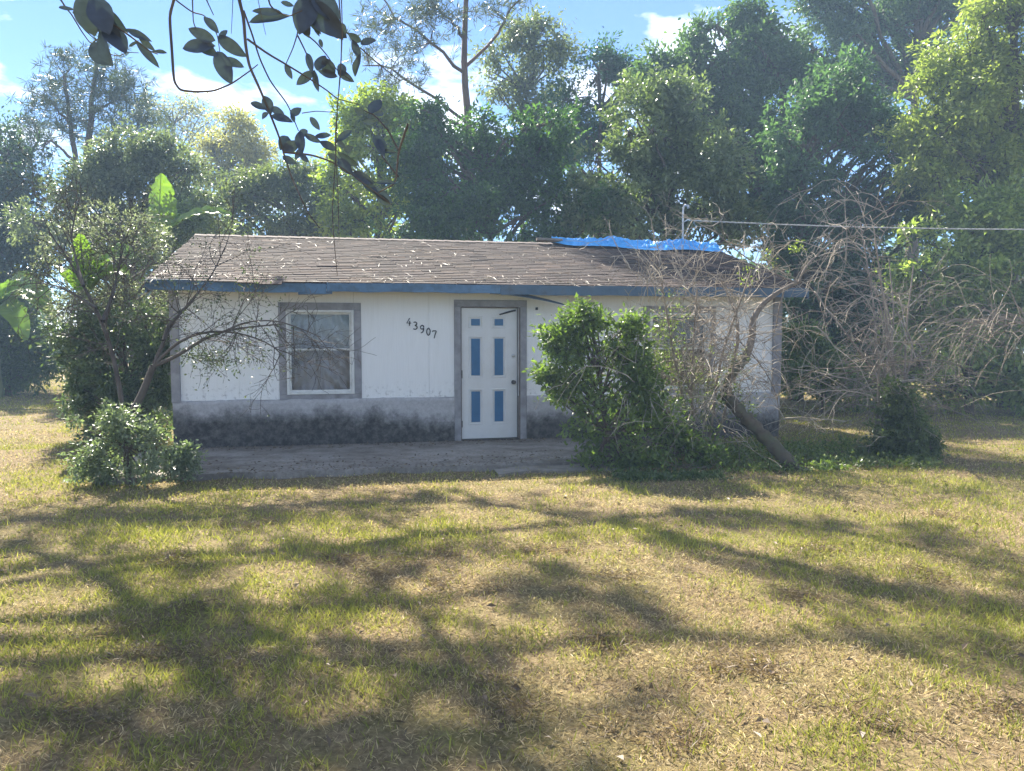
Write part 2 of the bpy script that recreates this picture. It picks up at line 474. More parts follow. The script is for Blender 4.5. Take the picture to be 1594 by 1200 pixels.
# ------------------------------------------------------------------ the house
def siding_mat():
    m, t, b = mat_new('white_siding')
    tc = N(t, 'ShaderNodeTexCoord'); sep = N(t, 'ShaderNodeSeparateXYZ')
    t.links.new(tc.outputs['Object'], sep.inputs['Vector'])
    grain = noise(t, 6, 6, 0.6, stretch=(9, 1, 0.5))
    c = ramp(t, grain, [(0.3, (0.82, 0.81, 0.80)), (0.7, (0.88, 0.872, 0.86))])
    # vertical runs of grime, yellowing under the eave, scuffed lower edge
    runs = ramp(t, noise(t, 3.2, 5, 0.6, stretch=(3.0, 1, 0.25)), [(0.55, 0.0), (0.85, 0.18)])
    c = mix(t, runs, c, (0.52, 0.48, 0.42))
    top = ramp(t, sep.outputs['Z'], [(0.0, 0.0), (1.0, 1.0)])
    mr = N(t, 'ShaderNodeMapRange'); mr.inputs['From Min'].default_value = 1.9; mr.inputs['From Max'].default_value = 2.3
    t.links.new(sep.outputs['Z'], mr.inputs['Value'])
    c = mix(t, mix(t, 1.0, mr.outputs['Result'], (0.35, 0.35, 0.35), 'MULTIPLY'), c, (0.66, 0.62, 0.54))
    mr2 = N(t, 'ShaderNodeMapRange'); mr2.inputs['From Min'].default_value = 0.95; mr2.inputs['From Max'].default_value = 0.66
    t.links.new(sep.outputs['Z'], mr2.inputs['Value'])
    spl = mix(t, 1.0, mr2.outputs['Result'], ramp(t, noise(t, 14, 8, 0.7), [(0.54, 0.0), (0.64, 0.9)]), 'MULTIPLY')
    c = mix(t, spl, c, (0.36, 0.34, 0.33))
    t.links.new(c, b.inputs['Base Color'])
    b.inputs['Roughness'].default_value = 0.6
    # pressed vertical grooves
    wv = N(t, 'ShaderNodeMath', operation='MULTIPLY'); t.links.new(sep.outputs['X'], wv.inputs[0]); wv.inputs[1].default_value = 1 / 0.1
    fr = N(t, 'ShaderNodeMath', operation='FRACT'); t.links.new(wv.outputs[0], fr.inputs[0])
    gr = ramp(t, fr.outputs[0], [(0.0, 0.0), (0.05, 1.0), (0.95, 1.0), (1.0, 0.0)])
    hh = mix(t, 0.12, gr, grain)
    bump(t, b, hh, 0.05, 0.006)
    return m
def stucco_mat():
    m, t, b = mat_new('grey_stucco')
    tc = N(t, 'ShaderNodeTexCoord'); sep = N(t, 'ShaderNodeSeparateXYZ')
    t.links.new(tc.outputs['Object'], sep.inputs['Vector'])
    f = noise(t, 22, 8, 0.7)
    c = ramp(t, f, [(0.25, (0.34, 0.325, 0.33)), (0.75, (0.55, 0.53, 0.535))])
    # black mildew climbing from the ground, heavier to the left
    w = noise(t, 1.6, 6, 0.65, stretch=(1, 1, 0.8)); w2 = noise(t, 5, 9, 0.72)
    ww = mix(t, 0.5, w, w2)
    mr = N(t, 'ShaderNodeMapRange'); mr.inputs['From Min'].default_value = 0.62; mr.inputs['From Max'].default_value = 0.0
    mr.inputs['To Min'].default_value = -0.34; mr.inputs['To Max'].default_value = 0.36
    t.links.new(sep.outputs['Z'], mr.inputs['Value'])
    mx = N(t, 'ShaderNodeMapRange'); mx.inputs['From Min'].default_value = -1.0; mx.inputs['From Max'].default_value = -2.4
    mx.inputs['To Min'].default_value = 0.0; mx.inputs['To Max'].default_value = 0.17
    t.links.new(sep.outputs['X'], mx.inputs['Value'])
    s = N(t, 'ShaderNodeMath', operation='ADD'); t.links.new(mr.outputs[0], s.inputs[0]); t.links.new(ww, s.inputs[1])
    s2 = N(t, 'ShaderNodeMath', operation='ADD'); t.links.new(s.outputs[0], s2.inputs[0]); t.links.new(mx.outputs[0], s2.inputs[1])
    k = ramp(t, s2.outputs[0], [(0.36, 0.0), (0.50, 0.6), (0.64, 0.95)])
    c = mix(t, k, c, mix(t, ramp(t, noise(t, 11, 9, .75), [(.42, 0.), (.72, 1.)]), (0.024, 0.021, 0.019), (0.15, 0.138, 0.125)))
    t.links.new(c, b.inputs['Base Color'])
    b.inputs['Roughness'].default_value = 0.95
    bump(t, b, mix(t, 0.5, f, w2), 0.6, 0.02)
    return m
M['siding'] = siding_mat(); M['stucco'] = stucco_mat()
M['trim'] = plain('grey_trim_paint', (0.32, 0.31, 0.325), 0.75, .22, 8, .3, dirt=(.14, .13, .13), dscale=5, damt=.6)
M['white'] = plain('white_vinyl', (0.74, 0.74, 0.72), 0.5, .1, 10, .05, dirt=(.42, .4, .36), dscale=7, damt=.4)
M['door'] = plain('white_door_paint', (0.74, 0.735, 0.73), 0.42, .05, 3, .05, dirt=(.56, .53, .49), dscale=2.5, damt=.35)
M['blue_panel'] = plain('blue_door_paint', (0.045, 0.15, 0.30), 0.45, .12, 8, .05)
M['fascia'] = plain('blue_fascia_paint', (0.09, 0.17, 0.27), 0.7, .3, 5, .3, dirt=(.05, .065, .075), dscale=6, damt=.75)
M['fascia_dull'] = plain('faded_blue_fascia', (0.085, 0.14, 0.205), 0.8, .35, 5, .3, dirt=(.06, .06, .06), dscale=5, damt=.8)
M['soffit'] = plain('soffit_board', (0.25, 0.24, 0.22), 0.85, .25, 4, .2, dirt=(.1, .09, .08), dscale=3, damt=.6)
M['dark_wood'] = plain('dark_wood', (0.055, 0.045, 0.04), 0.85, .3, 9, .3)
M['jamb'] = plain('worn_jamb', (0.17, 0.14, 0.125), 0.85, .35, 9, .4, dirt=(.07, .05, .04), dscale=8, damt=.8)
M['black'] = plain('black_iron', (0.02, 0.02, 0.022), 0.5, .2, 9, .1, metal=.3)
M['metal'] = plain('galvanised_steel', (0.5, 0.5, 0.52), 0.4, .15, 10, .1, metal=.8)
M['knob'] = plain('dark_bronze', (0.09, 0.085, 0.085), 0.35, .2, 9, .05, metal=.8)
M['interior'] = plain('unlit_room_paint', (0.22, 0.2, 0.18), 0.9, .1, 3, 0)
M['gable'] = M['siding']
def glass_mat():
    m, t, b = mat_new('window_glass')
    g = N(t, 'ShaderNodeBsdfGlossy', Roughness=0.015); tr = N(t, 'ShaderNodeBsdfTransparent')
    tr.inputs['Color'].default_value = (0.88, 0.9, 0.9, 1); g.inputs['Color'].default_value = (.95, .97, 1, 1)
    fz = N(t, 'ShaderNodeFresnel', IOR=1.36)
    ms = N(t, 'ShaderNodeMixShader')
    t.links.new(fz.outputs[0], ms.inputs[0]); t.links.new(tr.outputs[0], ms.inputs[1]); t.links.new(g.outputs[0], ms.inputs[2])
    t.links.new(ms.outputs[0], t.nodes['Material Output'].inputs['Surface'])
    return m
M['glass'] = glass_mat()
M['curtain'] = plain('grey_curtain_cloth', (0.58, 0.58, 0.66), 0.9, .1, 60, .2)

house = empty('house', HX, HA)
tag(house, 'small white single-storey house with brown shingle roof and blue fascia', 'house')
X0, X1, DEP = -4.51, 4.87, 6.0
WL = (-2.96, -2.00, 0.74, 1.97); DR = (-0.42, 0.47, 0.0, 2.03); WR = (2.60, 3.62, 0.74, 1.96)
BAND, WTOP = 0.67, 2.33

# plain walls out of sight (sides, back) and the stud wall with its openings
w = MB()
w.box(X0, X0 + .1, 0.12, DEP, -.1, 2.42); w.box(X1 - .1, X1, 0.12, DEP, -.1, 2.42); w.box(X0 + .1, X1 - .1, DEP - .1, DEP, -.1, 2.42)
for x in (X0, X1 - .1):
    w.add([(x, .0, 2.42), (x, DEP, 2.42), (x, DEP / 2, 3.30), (x + .1, .0, 2.42), (x + .1, DEP, 2.42), (x + .1, DEP / 2, 3.30)], [(0, 1, 2), (3, 5, 4), (0, 3, 4, 1), (1, 4, 5, 2), (2, 5, 3, 0)])
w.build('side_wall', M['gable'], house)
w = MB()
cuts = [(X0, WL[0], 0, WTOP), (WL[0], WL[1], 0, WL[2]), (WL[0], WL[1], WL[3], WTOP), (WL[1], DR[0], 0, WTOP), (DR[0], DR[1], DR[3], WTOP), (DR[1], WR[0], 0, WTOP), (WR[0], WR[1], 0, WR[2]), (WR[0], WR[1], WR[3], WTOP), (WR[1], X1, 0, WTOP)]
for a, b_, z0, z1 in cuts: w.box(a, b_, 0.022, 0.118, z0, z1)
w.build('front_wall', M['interior'], house)
MB().box(X0 + .1, X1 - .1, .12, DEP - .1, -.05, 0.004).build('inside_floor', M['interior'], house)
MB().box(X0 + .1, X1 - .1, .12, DEP - .1, 2.36, 2.40).build('inside_ceiling', M['interior'], house)
MB().box(X0 + .1, X1 - .1, 2.4, 2.5, 0.005, 2.355).build('inside_partition', M['interior'], house)

seams = [X0, -3.62, WL[0], WL[1], -0.90, DR[0], DR[1], 1.25, 2.22, WR[0], WR[1], 4.05, X1]
for a, b_ in zip(seams[:-1], seams[1:]):
    z0 = BAND
    if (a, b_) == WL[:2]: z0 = WL[3]
    if (a, b_) == DR[:2]: z0 = DR[3]
    if (a, b_) == WR[:2]: z0 = WR[3]
    dy = RNG.uniform(-.002, .002)
    MB().bevel_box(a + .001, b_ - .001, dy, .02, z0, WTOP, .002).build('siding_panel', M['siding'], house)
# stucco skirt with a rough upper ledge
for a, b_ in ((X0 - .01, DR[0] - .1), (DR[1] + .13, X1 + .01)):
    nx = int((b_ - a) / .05); nz = 14
    xs = np.linspace(a, b_, nx + 1); zs = np.linspace(-.14, BAND + .0, nz + 1)
    gxx, gzz = np.meshgrid(xs, zs, indexing='ij')
    yy = -0.028 + (fbm(gxx * 5, gzz * 7, 51) - .5) * .02
    top = gzz.copy(); top[:, -1] += (fbm(xs * 6, xs * 0, 61) - .5) * .045
    top[:, -2] += (fbm(xs * 6, xs * 0, 61) - .5) * .03
    V = np.stack([gxx.ravel(), yy.ravel(), top.ravel()], 1)
    ii = np.arange(gxx.size).reshape(gxx.shape)
    Qd = np.stack([ii[:-1, :-1], ii[1:, :-1], ii[1:, 1:], ii[:-1, 1:]], -1).reshape(-1, 4)
    V2 = np.stack([xs, np.full(nx + 1, .021), top[:, -1] + .004], 1); b0 = len(V)
    Q2 = np.stack([ii[:-1, -1], ii[1:, -1], b0 + np.arange(1, nx + 1), b0 + np.arange(nx)], 1)
    link('stucco_skirt', raw_mesh('stucco_skirt', np.concatenate([V, V2]), np.concatenate([Qd, Q2]), M['stucco'], smooth=True), house)
    MB().box(a + .002, b_ - .002, .0, .02, -.1, BAND - .03).build('skirt_backing', M['trim'], house)
# corner boards
for x0, x1 in ((X0 - .02, X0 + .10), (X1 - .13, X1 + .02)):
    MB().bevel_box(x0, x1, -.045, .019, BAND - .02, WTOP - .005).build('corner_board', M['trim'], house)

def trim_boards(o, wdt, y0, bottom=True, parent=None):
    a, b_, z0, z1 = o
    zb = z0 if bottom else 0.0
    out = [(a - wdt, a, zb, z1), (b_, b_ + wdt, zb, z1), (a - wdt, b_ + wdt, z1 + .001, z1 + wdt)]
    if bottom: out.append((a - wdt, b_ + wdt, z0 - .075, z0 - .001))
    for q in out:
        MB().bevel_box(q[0], q[1], y0, -.0035, q[2], q[3]).build('trim_board', M['trim'], parent)

def make_window(o, curtain):
    a, b_, z0, z1 = o
    f = MB()
    t = .038; y0, y1 = -.035, .06
    f.bevel_box(a, a + t, y0, y1, z0, z1); f.bevel_box(b_ - t, b_, y0, y1, z0, z1)
    f.bevel_box(a + t, b_ - t, y0, y1, z0, z0 + t); f.bevel_box(a + t, b_ - t, y0, y1, z1 - t, z1)
    win = f.build('window', M['white'], house)
    zm = z0 + (z1 - z0) * .52
    s = .028
    # upper sash further back, lower sash proud
    for nm, (p0, p1, ys) in {'upper_sash': (zm, z1 - t, .024), 'lower_sash': (z0 + t, zm + .03, -.008)}.items():
        q = MB(); xa, xb = a + t + .001, b_ - t - .001
        q.bevel_box(xa, xa + s, ys, ys + .028, p0, p1, .004); q.bevel_box(xb - s, xb, ys, ys + .028, p0, p1, .004)
        q.bevel_box(xa + s, xb - s, ys, ys + .028, p0, p0 + s, .004); q.bevel_box(xa + s, xb - s, ys, ys + .028, p1 - s, p1, .004)
        q.build(nm, M['white'], win)
        MB().box(xa + s - .004, xb - s + .004, ys + .012, ys + .016, p0 + s - .004, p1 - s + .004).build('pane', M['glass'], win)
    trim_boards(o, .105, -.022, True, win)
    if curtain:
        nx, nz = 90, 90
        u, v = np.meshgrid(np.linspace(0, 1, nx), np.linspace(0, 1, nz), indexing='ij')
        x = a + .035 + u * (b_ - a - .07); z = z0 + .03 + v * (z1 - z0 - .05)
        # cloth pinned at the corners and the top middle: hanging swags and pleats
        dx = np.abs(u - .42); swag = np.sin((v * 9 + 7.5 * dx ** 1.1 - 1.4 * (1 - v)) * 2.2) * (.25 + dx) * .10
        ple = .03 * np.sin(u * 34 + 3 * v) * np.exp(-((u - .42) / .18) ** 2) + .012 * np.sin(u * 60 + v * 5)
        cor = .05 * np.exp(-((u - 1) ** 2 + (v - 1) ** 2) / .05)
        y = .19 + swag * np.clip(1.2 - v * .5, 0, 1) + ple + cor + (fbm(u * 6, v * 6, 71) - .5) * .02
        ii = np.arange(nx * nz).reshape(nx, nz)
        Qd = np.stack([ii[:-1, :-1], ii[1:, :-1], ii[1:, 1:], ii[:-1, 1:]], -1).reshape(-1, 4)
        link('curtain', raw_mesh('curtain', np.stack([x.ravel(), y.ravel(), z.ravel()], 1), Qd, M['curtain'], smooth=True), win)
    return win
make_window(WL, True)
wr = make_window(WR, False)
MB().bevel_box(WR[0] + .05, WR[1] - .05, .14, .15, WR[2] + .02, 1.34).build('blind_board', plain('brown_board', (.2, .14, .10), .8, .2, 8, .2), wr)

# door -----------------------------------------------------------
trim_boards((DR[0], DR[1] + .03, 0, DR[3] + .005), .10, -.026, False, house)
j = MB(); j.box(DR[0] - .0, DR[0] + .012, -.02, .118, 0, DR[3]); j.box(DR[1] + .005, DR[1] + .03, -.02, .118, 0, DR[3]); j.box(DR[0] + .012, DR[1] + .005, -.02, .118, DR[3] - .012, DR[3] + .004)
j.build('door_jamb', M['jamb'], house)
MB().box(DR[0] + .013, DR[1] + .004, -.06, .118, -.01, .018).build('door_sill', M['dark_wood'], house)
DW = DR[1] - DR[0] - .02
door = empty('door', (DR[0] + .014, .012, 0)); door.parent = house
door.rotation_euler = (0, 0, R(3.2))
leafd = MB(); leafd.box(0, DW, .012, .045, .022, DR[3] - .016)
# stiles, rails built proud around six recesses
xc = (.165 + .01, .53 + .02); pw = .10
cells = [(1.745, 1.855), (0.985, 1.555), (0.27, 0.75)]
cols = [0, xc[0] - pw, xc[0] + pw, xc[1] - pw + .0, xc[1] + pw, DW]
cols = [0, .105, .335, .47, .70, DW]
rows = [.022, .235, .785, .95, 1.59, 1.71, 1.89, DR[3] - .016]
for ci, (a, b_) in enumerate(zip(cols[:-1], cols[1:])):
    if ci % 2 == 0: leafd.box(a, b_, .0, .0118, rows[0], rows[-1])
    else:
        for ri in range(0, 7, 2): leafd.box(a, b_, .0, .0118, rows[ri], rows[ri + 1])
leafd.build('door_leaf', M['door'], door)
for a, b_ in ((.105, .335), (.47, .70)):
    for z0, z1 in ((.235, .785), (.95, 1.59), (1.71, 1.89)):
        mo = MB(); e = .022
        mo.bevel_box(a, a + e, -.007, .0118, z0, z1, .005); mo.bevel_box(b_ - e, b_, -.007, .0118, z0, z1, .005)
        mo.bevel_box(a + e, b_ - e, -.007, .0118, z0, z0 + e, .005); mo.bevel_box(a + e, b_ - e, -.007, .0118, z1 - e, z1, .005)
        mo.build('moulding', M['door'], door)
        xm = (a + b_) / 2
        zz0, zz1 = (z0 + .04, z1 - .04)
        MB().bevel_box(xm - .068, xm + .068, .001, .0117, zz0, zz1, .006).build('door_panel', M['blue_panel'], door)
kb = MB()
kb.tube([(DW - .06, -.0005, .88), (DW - .06, -.012, .88), (DW - .06, -.014, .88), (DW - .06, -.035, .88), (DW - .06, -.045, .88), (DW - .06, -.06, .88), (DW - .06, -.068, .88)], [.032, .032, .014, .013, .026, .03, .016], 14)
kb.build('door_knob', M['knob'], door, True)
MB().tube([(DW - .06, -.0005, 1.29), (DW - .06, -.012, 1.29), (DW - .06, -.016, 1.29)], [.026, .026, .018], 14).build('deadbolt', M['metal'], door, True)
MB().bevel_box(.0, .012, -.012, -.001, .95, 1.07, .003).build('hinge', M['knob'], door)
MB().bevel_box(.0, .012, -.012, -.001, .2, .3, .003).build('hinge', M['knob'], door)
MB().tube([(DW - .03, -.03, 1.985), (DW - .12, -.045, 1.965), (DW - .29, -.06, 1.915)], [.014, .014, .011], 7).build('door_closer', M['black'], door)

# house number ---------------------------------------------------
DIG = {'4': [[(.62, 1), (.05, .36), (.95, .36)], [(.66, .62), (.62, 0)]],
       '3': [[(.1, .9), (.45, 1), (.8, .86), (.78, .66), (.4, .54)], [(.4, .54), (.85, .42), (.9, .18), (.5, 0), (.08, .12)]],
       '9': [[(.85, .7), (.75, .95), (.4, 1), (.12, .8), (.2, .55), (.55, .48), (.83, .66), (.8, .35), (.6, .08), (.25, .02)]],
       '0': [[(.5, 1), (.15, .8), (.1, .35), (.45, 0), (.8, .2), (.88, .7), (.5, 1)]],
       '7': [[(.08, .82), (.1, .98), (.92, .98), (.6, .5), (.45, 0)]]}
for ch, cx, cz in (('4', -1.195, 1.79), ('3', -1.10, 1.735), ('9', -1.0, 1.685), ('0', -.905, 1.645), ('7', -.815, 1.605)):
    d = MB(); w_, h_ = .07, .115
    for st in DIG[ch]:
        pts = [(cx + (x - .5) * w_ + .05 * (z - .5) * w_, -.008, cz + (z - .5) * h_ + .08 * h_) for x, z in st]
        # smooth the stroke
        pp = np.array(pts)
        if len(pp) > 3:
            tt = np.linspace(0, len(pp) - 1, 4 * len(pp)); base = np.arange(len(pp))
            sm = np.stack([np.interp(tt, base, pp[:, i]) for i in range(3)], 1)
            for _ in range(2): sm[1:-1] = (sm[:-2] + 2 * sm[1:-1] + sm[2:]) / 4
            pp = sm
        d.tube(pp, .0078, 6)
    d.build('number_digit', M['black'], house)
MB().bevel_box(.74, .775, -.03, -.004, 1.99, 2.03).build('door_bell', M['black'], house)
lm = MB(); lm.tube([(2.22, -.003, 1.87), (2.22, -.02, 1.87)], [.05, .05], 12)
lm.tube([(2.22, -.02, 1.87), (2.22, -.10, 1.90), (2.22, -.15, 1.86), (2.22, -.15, 1.84), (2.22, -.15, 1.78)], [.015, .015, .02, .075, .09], 12)
lm.build('porch_lamp', M['black'], house)

# roof -----------------------------------------------------------
RX0, RX1 = -4.70, 5.06
E_Y, E_Z, RG_Y, RG_Z = -.47, 2.375, 3.0, 3.40
sl = np.array([0, RG_Y - E_Y, RG_Z - E_Z]); SLEN = np.linalg.norm(sl); sl /= SLEN
nrm = np.array([0, -sl[2], sl[1]])
def sag(x): return 0.012 * math.sin(x * 1.3) - 0.018 * math.exp(-((x + 2.4) / 1.2) ** 2)
rf = MB()
for sgn in (1, -1):
    def fy(y): return y if sgn == 1 else 2 * RG_Y - y
    rf.add([(RX0, fy(E_Y), E_Z - .04), (RX1, fy(E_Y), E_Z - .04), (RX1, RG_Y, RG_Z - .04), (RX0, RG_Y, RG_Z - .04), (RX0, fy(E_Y), E_Z - .06), (RX1, fy(E_Y), E_Z - .06), (RX1, RG_Y, RG_Z - .06), (RX0, RG_Y, RG_Z - .06)],
           [(0, 1, 2, 3), (7, 6, 5, 4), (0, 4, 5, 1), (1, 5, 6, 2), (3, 7, 4, 0)])
roof = rf.build('roof', M['dark_wood'], house)
def shingle_mat():
    m, t, b = mat_new('asphalt_shingle')
    a = N(t, 'ShaderNodeAttribute', attribute_name='col')
    f = noise(t, 90, 4, .7); g = noise(t, 1.3, 6, .6)
    c = mix(t, 1.0, a.outputs['Color'], ramp(t, f, [(.3, .65), (.7, 1.35)]), 'MULTIPLY')
    c = mix(t, ramp(t, g, [(.5, 0.), (.75, .45)]), c, (.062, .05, .042))
    t.links.new(c, b.inputs['Base Color']); b.inputs['Roughness'].default_value = .92; b.inputs['Specular IOR Level'].default_value = .2
    bump(t, b, f, .5, .004)
    return m
M['shingle'] = shingle_mat()
def shingles():
    VV, TT, CC, b0 = [], [], [], 0
    face = np.array([(0, 1, 2, 3), (4, 0, 3, 7), (1, 5, 6, 2), (0, 4, 5, 1)])
    for side in (1, -1):
        nrow = int(SLEN / .118) + 1
        for r in range(nrow):
            s0 = r * .118 - .02
            x = RX0 - .02 - RNG.uniform(0, .3)
            while x < RX1 + .02:
                wd = .302 + RNG.uniform(-.01, .01)
                a, b_ = max(x, RX0 - .03 + RNG.uniform(-.012, .012)), min(x + wd - .007, RX1 + .03 + RNG.uniform(-.012, .012))
                x += wd
                if b_ - a < .03: continue
                s1 = min(s0 + .17, SLEN)
                lift = abs(RNG.normal(0, .0025)) + (.007 if RNG.uniform() < .015 else 0)
                ss = s0 + RNG.uniform(-.007, .007) - (abs(RNG.normal(0, .05)) if r == 0 and a < -2.2 else 0)
                o = []
                for xx, s_, h_ in ((a, ss, .012 + lift), (b_, ss, .012 + lift * RNG.uniform(.5, 1.3)), (b_, s1, .003), (a, s1, .003), (a, ss, .0), (b_, ss, .0), (b_, s1, -.003), (a, s1, -.003)):
                    q = np.array([xx, E_Y, E_Z - .038]) + sl * s_ + nrm * h_
                    if side == -1: q[1] = 2 * RG_Y - q[1]
                    o.append(q)
                VV.append(np.array(o)); TT.append((face if side == 1 else face[:, ::-1]) + b0); b0 += 8
                u = RNG.uniform(0, 1)
                c = np.array([.048, .035, .033]) * (.65 + .7 * u) + (np.array([.03, .02, .012]) if RNG.uniform() < .15 else 0)
                CC.append(np.tile(c, (8, 1)))
    o = link('shingles', raw_mesh('shingles', np.concatenate(VV), np.concatenate(TT), M['shingle'], np.concatenate(CC)), roof)
    o['kind'] = 'stuff'
shingles()
rc = MB()
x = RX0 - .02
while x < RX1:
    for s in (1, -1):
        rc.add([(x, RG_Y - s * .13, RG_Z - .062 + .012), (x + .22, RG_Y - s * .13, RG_Z - .062 + .006), (x + .22, RG_Y, RG_Z - .016), (x, RG_Y, RG_Z - .008)], [(0, 1, 2, 3)] if s == 1 else [(3, 2, 1, 0)])
    x += .2
rc.build('ridge_cap', plain('ridge_shingle', (.12, .095, .09), .9, .3, 20, .3), roof)
# fascia boards: three lengths, one dropped at the joint, one faded
def fascia(x0, x1, zt0, zt1, h, mat, nm='fascia_board', y=-.5, lean=0.0):
    q = MB(); n = 24
    vs = []
    for i in range(n + 1):
        x = x0 + (x1 - x0) * i / n; zt = zt0 + (zt1 - zt0) * i / n + .004 * math.sin(x * 4.1)
        hb = h + .004 * math.sin(x * 9.7)
        vs += [(x, y, zt - .004), (x, y - lean, zt - hb), (x, y + .024, zt), (x, y + .024 - lean, zt - hb)]
    fs = [(0, 1, 3, 2), (4 * n, 4 * n + 2, 4 * n + 3, 4 * n + 1)]
    for i in range(n):
        a = 4 * i; c = a + 4
        fs += [(a, c, c + 1, a + 1), (a + 2, a + 3, c + 3, c + 2), (a, a + 2, c + 2, c), (a + 1, c + 1, c + 3, a + 3)]
    q.add(vs, fs); return q.build(nm, mat, roof)
fascia(RX0 - .01, -2.37, 2.345, 2.318, .135, M['fascia'])
fascia(-2.365, 0.10, 2.337, 2.336, .125, M['fascia'])
fascia(0.105, RX1 + .01, 2.336, 2.345, .145, M['fascia_dull'])
fascia(-2.75, -2.29, 2.20, 2.225, .045, M['fascia_dull'], 'loose_board', -.49, .01)
fascia(RX0 - .01, RX0 + .55, 2.353, 2.347, .05, M['fascia_dull'], 'loose_board', -.527)
# soffit with a peeled strip drooping right of the door
MB().box(RX0, RX1, -.474, -.05, 2.275, 2.285).build('soffit', M['soffit'], roof)
q = MB(); n = 16; vs = []
for i in range(n + 1):
    u = i / n; x = -.05 + 1.15 * u; z = 2.20 + .012 - .165 * u ** 1.6
    vs += [(x, -.46, z), (x, -.36 + .1 * u, z + .075 * (1 - u * .5)), (x, -.46, z - .007), (x, -.36 + .1 * u, z + .068 * (1 - u * .5))]
q.add(vs, [f for i in range(n) for f in ((4 * i, 4 * i + 4, 4 * i + 5, 4 * i + 1), (4 * i + 2, 4 * i + 3, 4 * i + 7, 4 * i + 6), (4 * i, 4 * i + 2, 4 * i + 6, 4 * i + 4))])
q.build('drooping_soffit_strip', M['fascia_dull'], roof)
# barge boards at the gable ends
for x in (RX0 - .03, RX1 + .006):
    q = MB()
    for s in (1, -1):
        f = lambda y: y if s == 1 else 2 * RG_Y - y
        q.add([(x, f(E_Y), E_Z - .06), (x, RG_Y, RG_Z - .06), (x, RG_Y, RG_Z - .2), (x, f(E_Y), E_Z - .2), (x + .024, f(E_Y), E_Z - .06), (x + .024, RG_Y, RG_Z - .06), (x + .024, RG_Y, RG_Z - .2), (x + .024, f(E_Y), E_Z - .2)],
              [(0, 1, 2, 3), (7, 6, 5, 4), (3, 2, 6, 7), (0, 3, 7, 4), (0, 4, 5, 1)])
    q.build('barge_board', M['fascia_dull'], roof)

# pine straw and twigs lying on the roof
def straw():
    k = 2600
    s = np.where(RNG.uniform(0, 1, k) < .25, RNG.uniform(0, .35, k), RNG.uniform(0, SLEN - .1, k)); x = RNG.uniform(RX0, RX1, k)
    keep = RNG.uniform(0, 1, k) < np.clip((fbm(x * 1.3, s * 1.6, 81) - .36) * 4, .06, 1)
    s, x = s[keep], x[keep]; k = len(x)
    p = np.array([0, E_Y, E_Z - .02])[None] + sl[None] * s[:, None] + nrm[None] * RNG.uniform(.0, .02, k)[:, None]; p[:, 0] = x
    an = RNG.uniform(0, 6.28, k)
    a = unit(np.cos(an)[:, None] * np.array([[1., 0, 0]]) + np.sin(an)[:, None] * sl[None] + RNG.normal(0, .06, (k, 1)) * nrm[None])
    V, T = leaf_quads(p, a, unit(nrm[None] + RNG.normal(0, .4, (k, 3))), RNG.uniform(.08, .26, k), RNG.uniform(.004, .010, k), .1, .5)
    W = np.array([HX + EX * q[0] + EY * q[1] + np.array([0, 0, q[2]]) for q in V])
    u = RNG.uniform(0, 1, k)[:, None]
    tag(link('pine_straw', raw_mesh('pine_straw', W, T, M['leaf_dark'], np.repeat(np.array([.08, .058, .042]) + np.array([.15, .12, .09]) * u ** 2, 4, 0))),
        'pale fallen pine needles lying on the brown shingle roof', 'pine straw', kind='stuff')
straw()

# blue tarp crumpled along the ridge, plank beside it
def tarp():
    xs = np.linspace(1.75, 5.02, 130); vs_ = np.linspace(0, 1, 22)
    U, Vv = np.meshgrid(xs, vs_, indexing='ij')
    reach = .30 + .30 * np.clip((U - 2.0) / 1.6, 0, 1) + .08 * np.sin(U * 4)
    s = SLEN - Vv * reach * np.clip((U - 1.7) * 2.5, .15, 1)
    cr = fbm(U * 5.5, Vv * 5 + U * .8, 91); rid = np.abs(fbm(U * 9, Vv * 7, 95) - .5) * 2
    h = .022 + .13 * (cr - .3).clip(0) * np.sin(np.pi * np.clip(Vv, .05, .95)) + .085 * (1 - rid) * np.sin(np.pi * Vv) + .10 * np.exp(-((U - 2.95) / .28) ** 2) * (1 - Vv) + .07 * np.exp(-((U - 4.35) / .2) ** 2) * (1 - Vv)
    base = np.array([0, E_Y, E_Z - .02])
    X = U + .03 * (cr - .5); Yv = base[1] + sl[1] * s + nrm[1] * h; Z = base[2] + sl[2] * s + nrm[2] * h
    ii = np.arange(U.size).reshape(U.shape)
    Qd = np.stack([ii[:-1, :-1], ii[1:, :-1], ii[1:, 1:], ii[:-1, 1:]], -1).reshape(-1, 4)[:, ::-1]
    # a short flap over the back of the ridge
    back = np.stack([X[:, 0], 2 * RG_Y - Yv[:, 0] + .22, Z[:, 0] - .07], 1)
    b0 = U.size
    Q2 = np.stack([ii[:-1, 0], ii[1:, 0], b0 + np.arange(1, len(xs)), b0 + np.arange(len(xs) - 1)], 1)
    Vt = np.concatenate([np.stack([X.ravel(), Yv.ravel(), Z.ravel()], 1), back])
    m, t, b = mat_new('blue_tarp')
    f = noise(t, 14, 5)
    t.links.new(ramp(t, f, [(.3, (.03, .28, .68)), (.7, (.10, .47, .92))]), b.inputs['Base Color'])
    b.inputs['Roughness'].default_value = .38; bump(t, b, noise(t, 30, 6), .4, .02)
    o = link('tarp', raw_mesh('tarp', Vt, np.concatenate([Qd, Q2]), m))
    o.location = HX; o.rotation_euler = (0, 0, HA)
    tag(o, 'crumpled bright blue tarp lying along the roof ridge', 'tarp')
tarp()
pk = MB().box(-.42, .42, -.045, .045, -.022, .022).build('plank', plain('weathered_plank', (.20, .17, .14), .85, .3, 8, .3))
pk.location = from_house(1.85, 2.86, RG_Z - .02 + .035); pk.rotation_euler = (R(-16), R(1.5), HA)
tag(pk, 'short dark plank on the roof ridge beside the blue tarp', 'plank')

